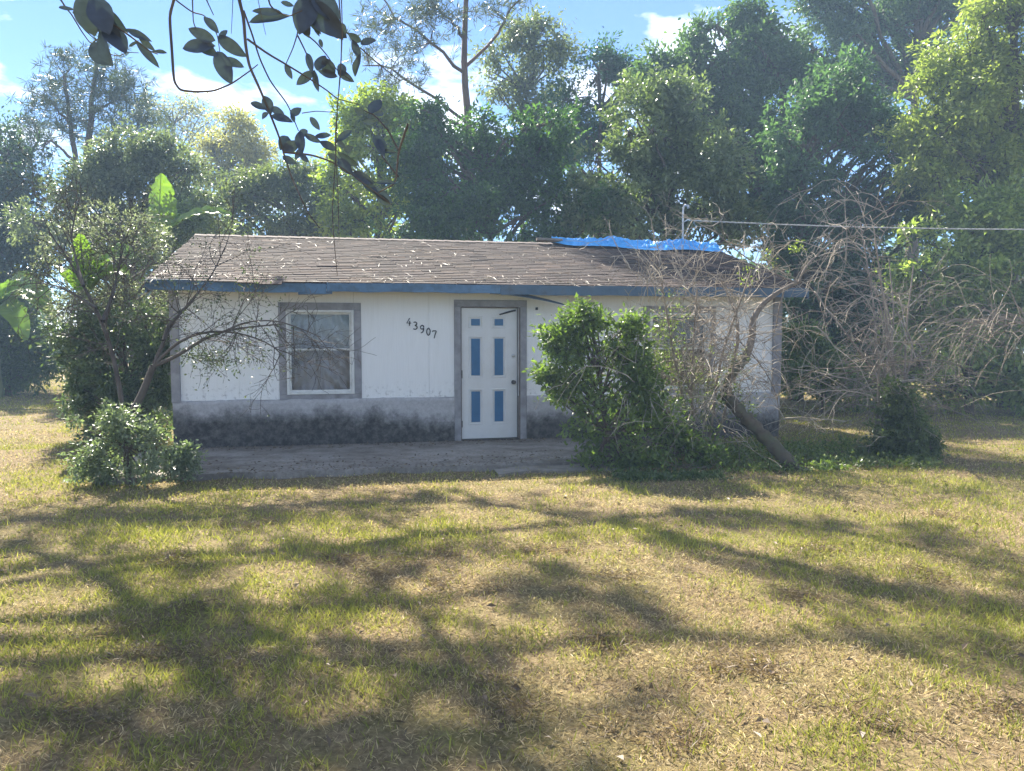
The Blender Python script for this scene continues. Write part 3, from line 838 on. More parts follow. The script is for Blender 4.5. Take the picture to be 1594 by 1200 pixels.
# service mast and overhead cable
mast = empty('service_mast', from_house(4.49, 3.05, 3.36))
tag(mast, 'galvanised service mast with bent top rising behind the roof ridge', 'service mast')
mq = MB(); mq.tube([(0, 0, -1.0), (0, 0, .72), (.01, -.0, .80), (.045, -.0, .845), (.09, -.01, .83), (.11, -.01, .78)], [.02, .02, .022, .026, .03, .032], 10); mq.build('conduit', M['metal'], mast, True)
MB().tube([(0, -.0, .50), (.10, -.02, .56), (.13, -.02, .55)], [.012, .012, .03], 8).build('insulator', M['white'], mast, True)
MB().tube([(-.0, 0, .02), (.0, 0, .07)], [.04, .03], 10).build('flashing', M['metal'], mast)
A = from_house(4.62, 3.03, 3.905); B = P(1594, 357, 14.6); Bf = A + (B - A) * 2.6; 
cb = []
for i in range(61):
    u = i / 60; q = A + (Bf - A) * u; q[2] -= 0.55 * 4 * u * (1 - u) * .5; cb.append(q)
shift = cb[int(60 / 2.6)][2] - B[2]
cb = [q - np.array([0, 0, shift * min(1, i / 23) if i <= 23 else shift]) for i, q in enumerate(cb)]
cbq = MB()
for ph in (0, 2.1, 4.2):
    pts = []
    for i in range(len(cb) - 1):
        for s_ in range(8):
            u = s_ / 8; q = cb[i] * (1 - u) + cb[i + 1] * u; an = (i * 8 + s_) * .55 + ph
            pts.append(q + np.array([0, math.cos(an), math.sin(an)]) * .008)
    cbq.tube(pts, .0065, 5)
tag(cbq.build('overhead_cable', plain('pale_cable', (.45, .44, .42), .6, .2, 9, 0)), 'pale twisted power cable running right from the service mast', 'cable')

# ------------------------------------------------------------------ vegetation builders
class Plant:
    def __init__(s): s.V = []; s.T = []; s.C = []; s.b = 0
    def leaves(s, p, a, n, L, W, c, fold=.15, mid=.45):
        V, T = leaf_quads(p, a, n, L, W, fold, mid)
        s.V.append(V); s.T.append(T + s.b); s.b += len(V); s.C.append(np.repeat(c, 4, 0))
    def build(s, name, mat, parent):
        return link(name, raw_mesh(name, np.concatenate(s.V), np.concatenate(s.T), mat, np.concatenate(s.C)), parent)

DENS, PER = 1.3, 2.0
def colours(k, c1, c2, pw=1.0, clump=None):
    u = RNG.uniform(0, 1, k) ** pw
    if clump is not None: u = np.clip(.55 * u + .45 * clump, 0, 1)
    return np.array(c1)[None] + (np.array(c2) - np.array(c1))[None] * u[:, None]

def clump_points(lobes, cr, dens, shell=.45):
    """clump centres through lobes: (centre, radius) pairs, thickest near the skin"""
    out, own = [], []
    for c, r in lobes:
        rr = np.broadcast_to(np.array(r, float), (3,))
        k = max(3, int(dens * 4 * (rr[0] * rr[2]) / cr ** 2))
        d = unit(RNG.normal(0, 1, (k, 3)))
        f = np.clip(RNG.normal(.80 - .35 * shell, .16 + .16 * shell, k), .05, 1.45)
        out.append(np.array(c)[None] + d * rr[None] * f[:, None]); own.append(np.repeat(np.array(c)[None], k, 0))
    return np.concatenate(out), np.concatenate(own)

def foliage(pl, lobes, cr, dens, per, L, c1, c2, wr=.45, shell=.45, droop=.25, flat=.75, carve=.40, spray=1.15):
    cc, own = clump_points(lobes, cr, dens * DENS, shell)
    per = int(per * PER)
    k = len(cc) * per
    ctr = np.repeat(cc, per, 0); ow = np.repeat(own, per, 0)
    # every clump is a leafy spray along its own twig
    ax = unit(unit(cc - own) * .8 + RNG.normal(0, .6, cc.shape) + np.array([0, 0, .12 - droop]))
    axr = np.repeat(ax, per, 0)
    tt_ = RNG.uniform(-1, 1, k)
    off = axr * (tt_ * cr * spray)[:, None] + RNG.normal(0, 1, (k, 3)) * np.array([cr, cr, cr * flat]) * (.36 * (1.15 - .5 * tt_))[:, None]
    p = ctr + off
    ok = p[:, 2] > .03
    if carve:
        q = p / (cr * 2.3); nv = vnoise3(q, 3) * .58 + vnoise3(q * 2.3, 5) * .27 + vnoise3(q * .45 + 9.1, 7) * .15
        ok &= nv + RNG.normal(0, .03, k) > carve
    out = unit(ctr - ow)
    a = unit(unit(off) * .5 + axr * .6 + out * .2 + RNG.normal(0, .6, (k, 3)) + np.array([0, 0, -droop]))
    n = unit(RNG.normal(0, .55, (k, 3)) + np.array([0, 0, .8]) + out * .3)
    ll = RNG.uniform(.65, 1.25, k) * L
    tone = np.repeat(RNG.uniform(0, 1, len(cc)), per)
    c = colours(k, np.array(c1) * 1.35, np.array(c2) * 1.5, 1.0, tone)
    pl.leaves(p[ok], a[ok], n[ok], ll[ok], (ll * wr)[ok], c[ok])
    return cc

def wander(p0, p1, k=6, amp=.06):
    p0, p1 = np.array(p0, float), np.array(p1, float)
    t = np.linspace(0, 1, k)[:, None]
    L = np.linalg.norm(p1 - p0)
    q = p0 + (p1 - p0) * t
    q[1:-1] += np.cumsum(RNG.normal(0, amp * L / k ** .5, (k - 2, 3)), 0) * .6 * np.sin(np.pi * t[1:-1])
    return q
def taper(k, a, b): return np.linspace(a, b, k)

def px_lobes(lst, D, zs=.9, jit=.25, rough=True, big=1.1):
    out = []
    for q in lst:
        r = q[2] * D / F_PX
        y = D + RNG.uniform(-jit, jit) * r * 1.6
        c = P(q[0], q[1], y)
        r *= big
        out.append((c, (r * .72, r * .75, r * zs * .72)))
        if rough:
            for _ in range(6):                          # uneven boughs round the core
                d = RNG.normal(0, 1, 3) * [1, .8, 1]; d /= np.linalg.norm(d)
                rr = r * RNG.uniform(.28, .6)
                out.append((c + d * r * RNG.uniform(.5, .95), (rr * RNG.uniform(.9, 1.5), rr, rr * RNG.uniform(.55, .95))))
    return out

def broad_tree(name, label, lst, D, c1, c2, leaf=.16, cr=.38, dens=1.0, per=34, trunk_px=None, tr=.16, mat='leaf', bark='bark', cat='tree', group='trees behind the house', wr=.45, shell=.45, droop=.25, twigs=True):
    back = group == 'trees behind the house'
    lobes = px_lobes(lst, D, big=1.3 if back else 1.0)
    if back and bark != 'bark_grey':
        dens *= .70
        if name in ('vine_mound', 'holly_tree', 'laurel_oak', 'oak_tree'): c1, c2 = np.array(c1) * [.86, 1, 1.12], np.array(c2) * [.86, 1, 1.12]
    cx = trunk_px if trunk_px is not None else np.mean([q[0] for q in lst])
    base = P(cx, 560, D); base[2] = -.1
    root = empty(name, base)
    root.location = base
    top = max(l[0][2] for l in lobes)
    lines = []
    tk = wander(base, (base[0] + RNG.normal(0, .2), base[1], top * .92), 9, .03)
    lines.append((tk, taper(9, tr, tr * .25)))
    pl = Plant()
    cc = foliage(pl, lobes, cr, dens, per, leaf, c1, c2, wr, shell, droop)
    for c, r in lobes[::7] + lobes[3::7] + lobes[5::7]:
        z = max(.4, c[2] - RNG.uniform(.6, 1.4) * max(.6, np.linalg.norm(c[:2] - base[:2])))
        i = np.argmin(np.abs(tk[:, 2] - z))
        lines.append((wander(tk[i], c, 7, .07), taper(7, tr * .38, tr * .12)))
        if twigs:
            near = cc[np.linalg.norm(cc - c, axis=1) < r[0] * 1.15]
            for q in near[:: max(1, len(near) // 8)]:
                lines.append((wander(c, q, 5, .1), taper(5, tr * .12, tr * .03)))
    V, T = tube_arrays(lines, 6)
    inv = -base
    link('trunk', raw_mesh('trunk', V + inv, T, M[bark], smooth=True), root)
    pl.V = [v + inv for v in pl.V]
    pl.build('crown', M[mat], root)
    tag(root, label, cat, group)
    return root

def pine_tree(name, label, trunks, limbs, lst, D, c1, c2, cr=.45, dens=.7, tufts=26, L=.24, tr=.16, group='trees behind the house', wr=.09):
    lobes = px_lobes(lst, D, rough=False)
    lobes = [(c, tuple(np.array(r) * 1.35)) for c, r in lobes]
    t0 = trunks[0][0]; base = P(t0[0], 560, D); base[2] = -.1
    root = empty(name, base)
    lines = []
    for t in trunks:
        pts = np.array([P(a, b_, D) for a, b_ in t]); pts[0, 2] = -.1 if t is trunks[0] else pts[0, 2]
        tt = np.linspace(0, len(pts) - 1, 14)
        pp = np.stack([np.interp(tt, np.arange(len(pts)), pts[:, i]) for i in range(3)], 1)
        lines.append((pp + RNG.normal(0, .02, pp.shape), taper(14, tr if t is trunks[0] else tr * .6, tr * .3)))
    for t in limbs:
        pts = np.array([P(a, b_, D + RNG.uniform(-.6, .6) * i) for i, (a, b_) in enumerate(t)])
        tt = np.linspace(0, len(pts) - 1, 9)
        lines.append((np.stack([np.interp(tt, np.arange(len(pts)), pts[:, i]) for i in range(3)], 1) + RNG.normal(0, .03, (9, 3)), taper(9, tr * .34, tr * .08)))
    cc, own = clump_points(lobes, cr, dens, .8)
    allp = np.concatenate([l[0][3:] for l in lines])
    pl = Plant()
    for q in cc:
        j = np.argmin(np.linalg.norm(allp - q, axis=1))
        lines.append((wander(allp[j], q, 6, .08), taper(6, tr * .09, tr * .03)))
    k = len(cc) * tufts
    ctr = np.repeat(cc, tufts, 0) + RNG.normal(0, cr * .33, (k, 3))
    grp = RNG.integers(0, 4, k)
    seed = RNG.normal(0, cr * .55, (len(cc), 4, 3))
    ctr = np.repeat(cc, tufts, 0) + seed[np.repeat(np.arange(len(cc)), tufts), grp] + RNG.normal(0, .03, (k, 3))
    a = unit(RNG.normal(0, 1, (k, 3)) + np.array([0, 0, .25]))
    ll = L * RNG.uniform(.7, 1.2, k)
    pl.leaves(ctr, a, unit(RNG.normal(0, 1, (k, 3))), ll, ll * wr, colours(k, c1, c2), .05, .5)
    V, T = tube_arrays(lines, 5)
    link('trunk', raw_mesh('trunk', V - base, T, M['bark_pine'], smooth=True), root)
    pl.V = [v - base for v in pl.V]
    pl.build('crown', M['needle'], root)
    tag(root, label, 'tree', group)
    return root

# ---- colours (base reflectance)
DKG = (.022, .042, .014); MIDG = (.05, .085, .022); LTG = (.12, .17, .035); YLG = (.19, .23, .04); GRY = (.13, .145, .085); PALE = (.20, .21, .13)

pine_tree('pine_tree', 'tall airy pine with twin dark trunks at the upper left', [[(125, 560), (128, 300), (140, 190), (150, 90)], [(128, 320), (112, 220), (100, 120)]],
          [[(128, 260), (80, 220), (50, 215)], [(135, 230), (190, 200), (240, 190)], [(132, 250), (180, 230), (215, 225)], [(140, 180), (190, 150)], [(118, 200), (70, 150)]],
          [(150, 90, 34), (110, 105, 36), (195, 125, 42), (80, 150, 45), (150, 150, 45), (55, 190, 40), (230, 165, 32), (205, 195, 42), (40, 240, 36), (110, 190, 36), (170, 215, 36), (240, 205, 24)], 28,
          (.035, .055, .025), (.13, .15, .07), cr=.5, dens=1.0, tufts=80, L=.30, tr=.2, wr=.10)
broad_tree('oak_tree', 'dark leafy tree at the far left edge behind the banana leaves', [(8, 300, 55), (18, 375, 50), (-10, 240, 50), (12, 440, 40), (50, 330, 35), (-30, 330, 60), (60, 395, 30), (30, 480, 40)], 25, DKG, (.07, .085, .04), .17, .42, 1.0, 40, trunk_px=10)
broad_tree('bay_tree', 'silvery glossy-leaved tree between the left pine and the banana plant', [(195, 262, 38), (245, 285, 48), (140, 315, 48), (215, 240, 30), (300, 325, 42), (100, 350, 42), (190, 330, 50), (265, 340, 45), (160, 270, 28), (255, 245, 24)], 21,
           (.05, .065, .035), PALE, .12, .3, 1.25, 36, mat='leaf_glossy')
broad_tree('maple_tree', 'thin yellowing tree in the gap left of the hanging twigs', [(355, 220, 32), (388, 250, 38), (335, 262, 32), (402, 290, 36), (370, 195, 18), (350, 290, 30), (330, 225, 16), (405, 235, 18)], 33, (.17, .145, .06), (.38, .32, .15), .17, .42, .9, 26, tr=.12, shell=.7)
broad_tree('sweetgum_tree', 'pale half-bare tree with fine twigs behind the yellowing tree', [(292, 205, 32), (262, 185, 24), (310, 240, 30), (275, 235, 30), (325, 190, 16), (240, 160, 16), (300, 170, 12)], 37, (.15, .135, .10), (.30, .27, .20), .16, .55, .5, 14, bark='bark_grey', shell=.9, tr=.11)
broad_tree('wax_myrtle', 'olive bushy tree just above the left half of the roof ridge', [(390, 325, 40), (450, 312, 38), (430, 350, 38), (488, 335, 38), (508, 295, 28), (400, 292, 26), (470, 280, 22), (350, 345, 32), (310, 360, 30), (520, 350, 30), (440, 278, 20)], 24,
           (.06, .075, .03), (.18, .185, .085), .14, .34, 1.15, 34)
broad_tree('cherry_laurel', 'bright yellow-green tree left of the vine-covered mound', [(562, 212, 32), (592, 262, 40), (545, 290, 36), (600, 190, 28), (560, 340, 36), (618, 330, 38), (528, 350, 26), (640, 240, 30), (575, 165, 20), (630, 185, 24), (540, 245, 22)], 22.5,
           (.11, .145, .03), (.34, .36, .07), .17, .34, 1.1, 30, shell=.6)
pine_tree('pine_tree', 'tallest pine with a bare forked trunk behind the middle of the roof', [[(733, 560), (732, 370), (731, 200), (722, 105), (727, 0), (730, -190)]],
          [[(723, 112), (680, 70), (610, 20), (575, -30)], [(724, 105), (770, 60), (800, 5), (840, -20)], [(729, 195), (660, 140), (600, 105), (565, 100)], [(731, 205), (680, 175), (610, 150)], [(724, 60), (700, 30), (660, -10)], [(727, 0), (760, -40), (800, -60)], [(728, -40), (680, -90)]],
          [(600, 30, 42), (650, 70, 40), (575, 85, 32), (690, 30, 36), (760, 15, 30), (655, 5, 45), (812, 8, 18), (610, 125, 30), (570, 35, 25), (780, 40, 16), (650, 120, 24), (700, -90, 80), (770, -70, 60), (640, -60, 60), (730, -180, 70)], 23,
          (.045, .06, .03), (.17, .18, .085), cr=.42, dens=.85, tufts=62, L=.27, tr=.17, wr=.085)
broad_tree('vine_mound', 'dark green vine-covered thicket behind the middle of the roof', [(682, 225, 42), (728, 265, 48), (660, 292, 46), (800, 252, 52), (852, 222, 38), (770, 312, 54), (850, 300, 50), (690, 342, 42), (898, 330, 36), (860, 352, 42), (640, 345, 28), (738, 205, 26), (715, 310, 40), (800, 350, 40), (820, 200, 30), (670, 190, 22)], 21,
           DKG, (.10, .15, .03), .15, .34, 1.25, 36, cat='thicket')
broad_tree('hickory_tree', 'slender sparse-leaved tree standing right of the tallest pine', [(830, 72, 30), (862, 108, 28), (800, 110, 28), (846, 46, 18), (780, 142, 24), (770, 92, 18), (850, 150, 26), (812, 160, 26), (875, 75, 14), (800, 60, 16)], 29, (.06, .07, .035), (.19, .195, .10), .17, .42, .8, 24, trunk_px=816, tr=.13, shell=.7)
broad_tree('holly_tree', 'small dark tree showing against the sky above the roof plank', [(945, 85, 20), (930, 122, 30), (965, 112, 24), (898, 152, 28), (920, 190, 42), (880, 180, 30), (958, 165, 35), (890, 225, 36)], 27, (.02, .045, .02), (.075, .12, .045), .15, .36, 1.2, 34)
broad_tree('camphor_tree', 'large pale-leaved tree behind the blue tarp, lit along its left side', [(1010, 160, 36), (978, 205, 36), (1035, 215, 50), (950, 280, 44), (1012, 300, 52), (1082, 268, 52), (920, 268, 24), (1102, 328, 52), (960, 342, 42), (1150, 340, 40), (1032, 355, 40), (915, 345, 22), (985, 250, 36), (1060, 165, 34)], 20.5,
           (.045, .065, .025), (.20, .225, .10), .15, .33, 1.25, 38, mat='leaf_glossy', trunk_px=1050)
broad_tree('camphor_tree', 'tallest broad dark tree, its rounded top near the upper edge right of centre', [(1165, 38, 30), (1122, 85, 46), (1182, 98, 48), (1062, 110, 38), (1222, 120, 38), (1100, 170, 52), (1182, 180, 54), (1042, 170, 36), (1232, 195, 36), (1150, 235, 50), (1150, 60, 34), (1215, 250, 40), (1020, 130, 20), (1195, 60, 26), (1180, 300, 50), (1090, 70, 22)], 24.5,
           (.025, .05, .022), (.10, .145, .055), .18, .4, 1.15, 38, trunk_px=1205, tr=.28)
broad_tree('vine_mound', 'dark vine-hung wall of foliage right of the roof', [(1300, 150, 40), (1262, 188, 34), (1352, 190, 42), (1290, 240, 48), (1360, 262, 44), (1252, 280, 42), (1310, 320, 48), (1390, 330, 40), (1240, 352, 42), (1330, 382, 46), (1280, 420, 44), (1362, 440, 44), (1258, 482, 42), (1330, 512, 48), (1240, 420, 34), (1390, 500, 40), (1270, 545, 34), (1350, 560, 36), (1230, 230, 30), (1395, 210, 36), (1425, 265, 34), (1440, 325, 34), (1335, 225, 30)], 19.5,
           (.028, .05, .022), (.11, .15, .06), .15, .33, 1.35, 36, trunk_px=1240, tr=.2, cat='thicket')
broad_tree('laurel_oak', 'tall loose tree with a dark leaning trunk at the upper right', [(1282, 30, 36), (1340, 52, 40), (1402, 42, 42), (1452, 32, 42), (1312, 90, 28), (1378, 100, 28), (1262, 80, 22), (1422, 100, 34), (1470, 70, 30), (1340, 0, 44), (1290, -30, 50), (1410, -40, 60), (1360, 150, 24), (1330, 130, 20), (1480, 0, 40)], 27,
           (.03, .05, .022), (.13, .155, .065), .17, .4, 1.0, 28, trunk_px=1412, tr=.3, shell=.65)
broad_tree('camphor_tree', 'sunlit yellow-green tree filling the upper right corner', [(1540, 62, 48), (1582, 30, 46), (1492, 108, 40), (1560, 130, 54), (1452, 180, 40), (1520, 200, 54), (1442, 248, 38), (1582, 230, 48), (1482, 278, 48), (1552, 300, 50), (1610, 120, 60), (1560, 5, 42), (1640, 220, 70), (1660, 60, 80), (1450, 120, 22), (1425, 205, 22), (1620, 320, 60), (1510, 150, 40)], 17.5,
           (.10, .125, .03), (.31, .32, .085), .125, .30, 1.1, 36, tr=.2, trunk_px=1570)
broad_tree('elderberry_bush', 'dense green bush reaching the lawn at the right edge', [(1500, 350, 46), (1560, 342, 46), (1452, 380, 38), (1540, 420, 54), (1472, 440, 46), (1432, 500, 38), (1500, 510, 50), (1572, 500, 56), (1452, 560, 38), (1530, 580, 42), (1600, 400, 56), (1414, 425, 24), (1640, 480, 70), (1600, 590, 44), (1500, 610, 26), (1420, 560, 30)], 16.2,
           (.075, .11, .03), (.32, .35, .10), .14, .30, 1.5, 36, cat='bush', group='bushes round the yard', tr=.1)
broad_tree('holly_bush', 'dark bush beyond the left lawn at the left edge', [(15, 520, 38), (45, 545, 30), (-20, 500, 50), (10, 565, 32), (-40, 560, 45), (25, 578, 26), (-15, 588, 32), (62, 572, 18)], 21, DKG, (.08, .12, .03), .15, .34, 1.2, 36, cat='bush', group='bushes round the yard', tr=.08)
broad_tree('viburnum_bush', 'dark dense shrub with glinting leaves against the left end of the house', [(140, 540, 34), (170, 520, 40), (225, 510, 40), (120, 575, 32), (180, 590, 44), (235, 585, 40), (250, 540, 30), (215, 640, 36), (140, 620, 34), (105, 545, 20), (262, 620, 24), (180, 660, 30), (240, 655, 26)], 12.1,
           (.025, .045, .016), (.13, .16, .07), .085, .2, 1.4, 28, mat='leaf_glossy', cat='bush', group='bushes round the yard', tr=.05, droop=.05)
broad_tree('olive_shrub', 'tall pale grey-green twiggy shrub rising above the left end of the house', [(140, 470, 34), (195, 435, 36), (240, 405, 30), (160, 400, 34), (110, 420, 26), (250, 455, 26), (225, 360, 26), (185, 360, 28), (105, 480, 24), (120, 370, 24), (150, 340, 22), (205, 480, 28), (85, 390, 16), (262, 430, 18)], 12.8,
           (.085, .088, .07), (.27, .265, .215), .06, .2, 1.25, 22, mat='leaf_glossy', bark='bark_grey', cat='bush', group='bushes round the yard', tr=.07, droop=.0)
broad_tree('viburnum_bush', 'pale leafy shrub behind the banana leaves at the roof corner', [(262, 350, 20), (292, 338, 22), (230, 378, 24), (275, 368, 20), (215, 398, 22), (300, 352, 15)], 19.4,
           (.07, .10, .03), (.21, .24, .10), .10, .24, 1.2, 34, mat='leaf_glossy', cat='bush', group='bushes round the yard', tr=.05)
broad_tree('dwarf_shrub', 'low silvery-leaved shrub at the foot of the bare left shrub', [(150, 690, 34), (200, 680, 36), (245, 700, 34), (170, 730, 36), (225, 735, 36), (270, 735, 24), (135, 725, 24), (195, 655, 24), (120, 665, 16), (285, 715, 14)], 8.5,
           (.06, .08, .04), (.25, .27, .17), .055, .12, .7, 22, mat='leaf_glossy', cat='bush', group='bushes round the yard', tr=.02)
broad_tree('camellia_bush', 'full green shrub with sunlit left side beside the door', [(892, 515, 26), (930, 500, 24), (962, 532, 32), (880, 562, 30), (922, 602, 42), (972, 622, 42), (905, 655, 34), (942, 690, 42), (1002, 690, 44), (962, 572, 34), (1062, 700, 36), (902, 482, 16), (862, 525, 16), (852, 580, 12), (875, 610, 16), (1025, 650, 30), (1100, 715, 24), (905, 540, 24), (925, 720, 30), (985, 725, 30), (985, 560, 24), (1000, 600, 30), (1010, 640, 32), (975, 505, 16), (1040, 680, 34)], 9.6,
           (.035, .06, .016), (.17, .215, .05), .08, .145, .5, 16, cat='bush', group='bushes round the yard', tr=.04)
broad_tree('seedling_bush', 'small dark bush at the foot of the dead tangle on the right', [(1395, 640, 22), (1420, 665, 24), (1385, 680, 24), (1425, 700, 22), (1400, 615, 16), (1365, 700, 16), (1445, 690, 14)], 10.4,
           DKG, (.13, .15, .05), .06, .13, 1.1, 36, cat='bush', group='bushes round the yard', tr=.03)
broad_tree('undergrowth_bush', 'leafy undergrowth beside the back corner of the house', [(1240, 560, 26), (1275, 575, 28), (1225, 590, 22), (1305, 560, 24), (1262, 530, 24), (1320, 590, 20), (1235, 525, 18), (1290, 605, 20), (1345, 608, 22), (1385, 590, 24), (1212, 565, 18)], 16.5,
           (.04, .07, .02), (.17, .22, .06), .10, .22, 1.1, 30, cat='bush', group='bushes round the yard', tr=.03)

# low weeds round the leaning trunk
def weeds():
    pl = Plant()
    for (x0, x1, y0, y1, k, c1, c2) in [(1120, 1330, 690, 736, 560, (.07, .11, .025), (.24, .28, .07)), (960, 1130, 738, 750, 220, (.04, .07, .02), (.14, .18, .05)), (1330, 1460, 705, 730, 300, (.05, .08, .02), (.18, .2, .06))]:
        px = RNG.uniform(x0, x1, k); py = RNG.uniform(y0, y1, k)
        g = np.array([G(a, b_) for a, b_ in zip(px, py)])
        m_ = 9
        h = RNG.uniform(.02, .20, k) ** 1.0 * RNG.uniform(.3, 1, k) * (1 if y0 < 735 else .5)
        p = np.repeat(g, m_, 0) + np.stack([RNG.normal(0, .05, k * m_), RNG.normal(0, .05, k * m_), np.repeat(h, m_) * RNG.uniform(.1, 1, k * m_)], 1)
        a = unit(RNG.normal(0, 1, (k * m_, 3)) + [0, 0, .3]); ll = RNG.uniform(.03, .07, k * m_)
        pl.leaves(p, a, unit(RNG.normal(0, .5, (k * m_, 3)) + [0, 0, 1]), ll, ll * .5, colours(k * m_, c1, c2))
    tag(pl.build('weeds', M['leaf'], None), 'low green weeds growing round the leaning trunk and patio edge', 'weeds', kind='stuff')
weeds()

# ------------------------------------------------------------------ bare shrubs
def grow(lines, p, d, L, r, lev, wob=.25, curl=(0, 0, 0), kids=4, minr=.0016, shrink=.62, spread=.75):
    k = 7 if lev > 0 else 5
    pts = [np.array(p, float)]; d = np.array(d, float); d /= np.linalg.norm(d)
    dirs = [d]
    for i in range(k - 1):
        d = d + RNG.normal(0, wob, 3) * .55 + np.array(curl) * (i / k)
        d /= np.linalg.norm(d)
        q = pts[-1] + d * L / (k - 1)
        if q[2] < .04: q[2] = .04
        pts.append(q); dirs.append(d)
    lines.append((np.array(pts), taper(k, r, max(minr, r * .35))))
    if lev <= 0: return
    for c in range(kids):
        i = int(RNG.integers(2, k))
        dd = dirs[i] + RNG.normal(0, spread, 3)
        grow(lines, pts[i], dd, L * shrink * RNG.uniform(.65, 1.2), max(minr, r * .48), lev - 1, wob, curl, kids, minr, shrink, spread)

def spline(pts, k):
    pts = np.array(pts, float); tt = np.linspace(0, len(pts) - 1, k)
    q = np.stack([np.interp(tt, np.arange(len(pts)), pts[:, i]) for i in range(3)], 1)
    for _ in range(2): q[1:-1] = (q[:-2] + 2 * q[1:-1] + q[2:]) / 4
    return q

# left: leaning multi-stem shrub with bare wood
bs = empty('bare_shrub', G(205, 745))
tag(bs, 'leaning leafless shrub whose branches reach across the left window', 'shrub', 'bare shrubs')
stems, tw = [], []
D0 = 8.9
def stem(lst, r0, r1, dd=0.0, k=16, out=stems):
    pts = [P(a, b_, D0 + dd * i / (len(lst) - 1)) for i, (a, b_) in enumerate(lst)]
    q = spline(pts, k); out.append((q, taper(k, r0, r1))); return q
s0 = stem([(200, 745), (198, 690), (203, 650), (225, 605), (238, 570)], .052, .036)
s1 = stem([(238, 570), (275, 555), (320, 525), (360, 512), (400, 508), (440, 504)], .025, .007, .3)
s2 = stem([(240, 568), (270, 535), (310, 517), (350, 515), (380, 520), (425, 535), (445, 560)], .02, .005, .2)
s3 = stem([(240, 566), (255, 530), (270, 500), (300, 465), (330, 430), (350, 385)], .022, .006, .5)
s3b = stem([(255, 530), (262, 505), (290, 480), (312, 452)], .022, .008, .4)
s4 = stem([(196, 700), (190, 620), (178, 560), (160, 500), (130, 445), (105, 400), (75, 360)], .034, .008, .8)
s5 = stem([(160, 500), (175, 460), (185, 420), (190, 380)], .024, .008, .8)
s6 = stem([(150, 480), (120, 460), (90, 445), (60, 440)], .02, .006, .8)
s7 = stem([(130, 445), (120, 410), (110, 370), (118, 330)], .02, .006, .9)
s8 = stem([(350, 515), (385, 500), (430, 498), (470, 512), (500, 525)], .012, .004, .1)
for s_, n_, L_, bias in ((s1, 14, .55, (.5, 0, -.1)), (s2, 13, .5, (.4, 0, -.4)), (s3, 12, .5, (.2, 0, .5)), (s3b, 8, .45, (.3, 0, .3)), (s4, 22, .65, (-.1, 0, .6)), (s5, 13, .5, (0, 0, .8)), (s6, 10, .4, (-.6, 0, .2)), (s7, 10, .45, (-.1, 0, .8)), (s8, 6, .4, (.4, 0, -.4))):
    for _ in range(n_):
        i = int(RNG.integers(len(s_) // 3, len(s_) - 1))
        grow(tw, s_[i], np.array(bias) + RNG.normal(0, .55, 3), L_ * RNG.uniform(.6, 1.3), .0075, 2, .22, (0, 0, -.08), 4, .0022)
ofs = np.array(bs.location)
V, T = tube_arrays(stems, 8); link('stem', raw_mesh('stem', V - ofs, T, M['twig_brown'], smooth=True), bs)
V, T = tube_arrays(tw, 3); link('twigs', raw_mesh('twigs', V - ofs, T, M['twig_brown']), bs)['kind'] = 'stuff'
pl = Plant()
tips = np.array([l[0][-1] for l in tw])
sel = tips[(RNG.uniform(0, 1, len(tips)) < .35) & (tips[:, 0] < -2.6)]
k = len(sel) * 5
a = unit(RNG.normal(0, 1, (k, 3)) + [0, 0, -.2]); ll = RNG.uniform(.025, .05, k)
pl.leaves(np.repeat(sel, 5, 0) + RNG.normal(0, .05, (k, 3)), a, unit(RNG.normal(0, 1, (k, 3))), ll, ll * .5, colours(k, (.04, .06, .03), (.16, .17, .1)))
# the small dark leaf spray in front of the wall
lob = [(P(330, 555, 9.3), (.28, .2, .12)), (P(300, 545, 9.3), (.2, .2, .12)), (P(365, 560, 9.3), (.16, .15, .10))]
foliage(pl, lob, .09, .5, 9, .045, (.02, .03, .015), (.07, .085, .04))
pl.V = [v - ofs for v in pl.V]
pl.build('leaves', M['leaf_glossy'], bs)

# right: dead tangle over the right-hand window with a leaning trunk
D0 = 10.2
dt = empty('dead_shrub', G(1085, 728))
tag(dt, 'tangle of pale dead twigs in front of the right-hand window', 'shrub', 'bare shrubs')
ofs = np.array(dt.location); st, tw, pal = [], [], []
for a_, b_, c_ in (((1085, 735), (1080, 640), (1060, 540)), ((1090, 735), (1100, 620), (1110, 500)), ((1078, 735), (1040, 640), (1010, 560)), ((1095, 735), (1130, 640), (1150, 520)), ((1085, 735), (1075, 610), (1085, 450)), ((1070, 735), (1010, 660), (960, 600)), ((1098, 735), (1120, 560), (1170, 420)), ((1088, 735), (1050, 560), (1030, 440))):
    q = stem([a_, b_, c_], .026, .009, RNG.uniform(-.7, .5), 14, st)
    for _ in range(15):
        i = int(RNG.integers(4, 13))
        grow(tw if RNG.uniform() < .6 else pal, q[i], np.array([RNG.normal(0, .8), RNG.normal(0, .5), .5 + RNG.normal(0, .6)]), RNG.uniform(.45, .95), .008, 2, .32, (0, 0, -.18), 3, .0028)
for _ in range(30):                                   # arching wands that hang back to the ground
    c = P(RNG.uniform(960, 1190), RNG.uniform(520, 640), RNG.uniform(9.3, 10.4))
    grow(pal, c, (RNG.normal(0, .8), -.3 + RNG.normal(0, .4), .3), RNG.uniform(.7, 1.3), .008, 1, .25, (0, 0, -.75), 3, .003)
for _ in range(18):                                    # wands reaching above the eave
    c = P(RNG.uniform(980, 1190), RNG.uniform(420, 480), RNG.uniform(9.8, 10.6))
    grow(pal, c, (RNG.normal(0, .35), RNG.normal(0, .3), 1), RNG.uniform(.4, .8), .0085, 2, .25, (0, 0, -.05), 3, .0026)
V, T = tube_arrays(st, 6); link('stem', raw_mesh('stem', V - ofs, T, M['twig_dead'], smooth=True), dt)
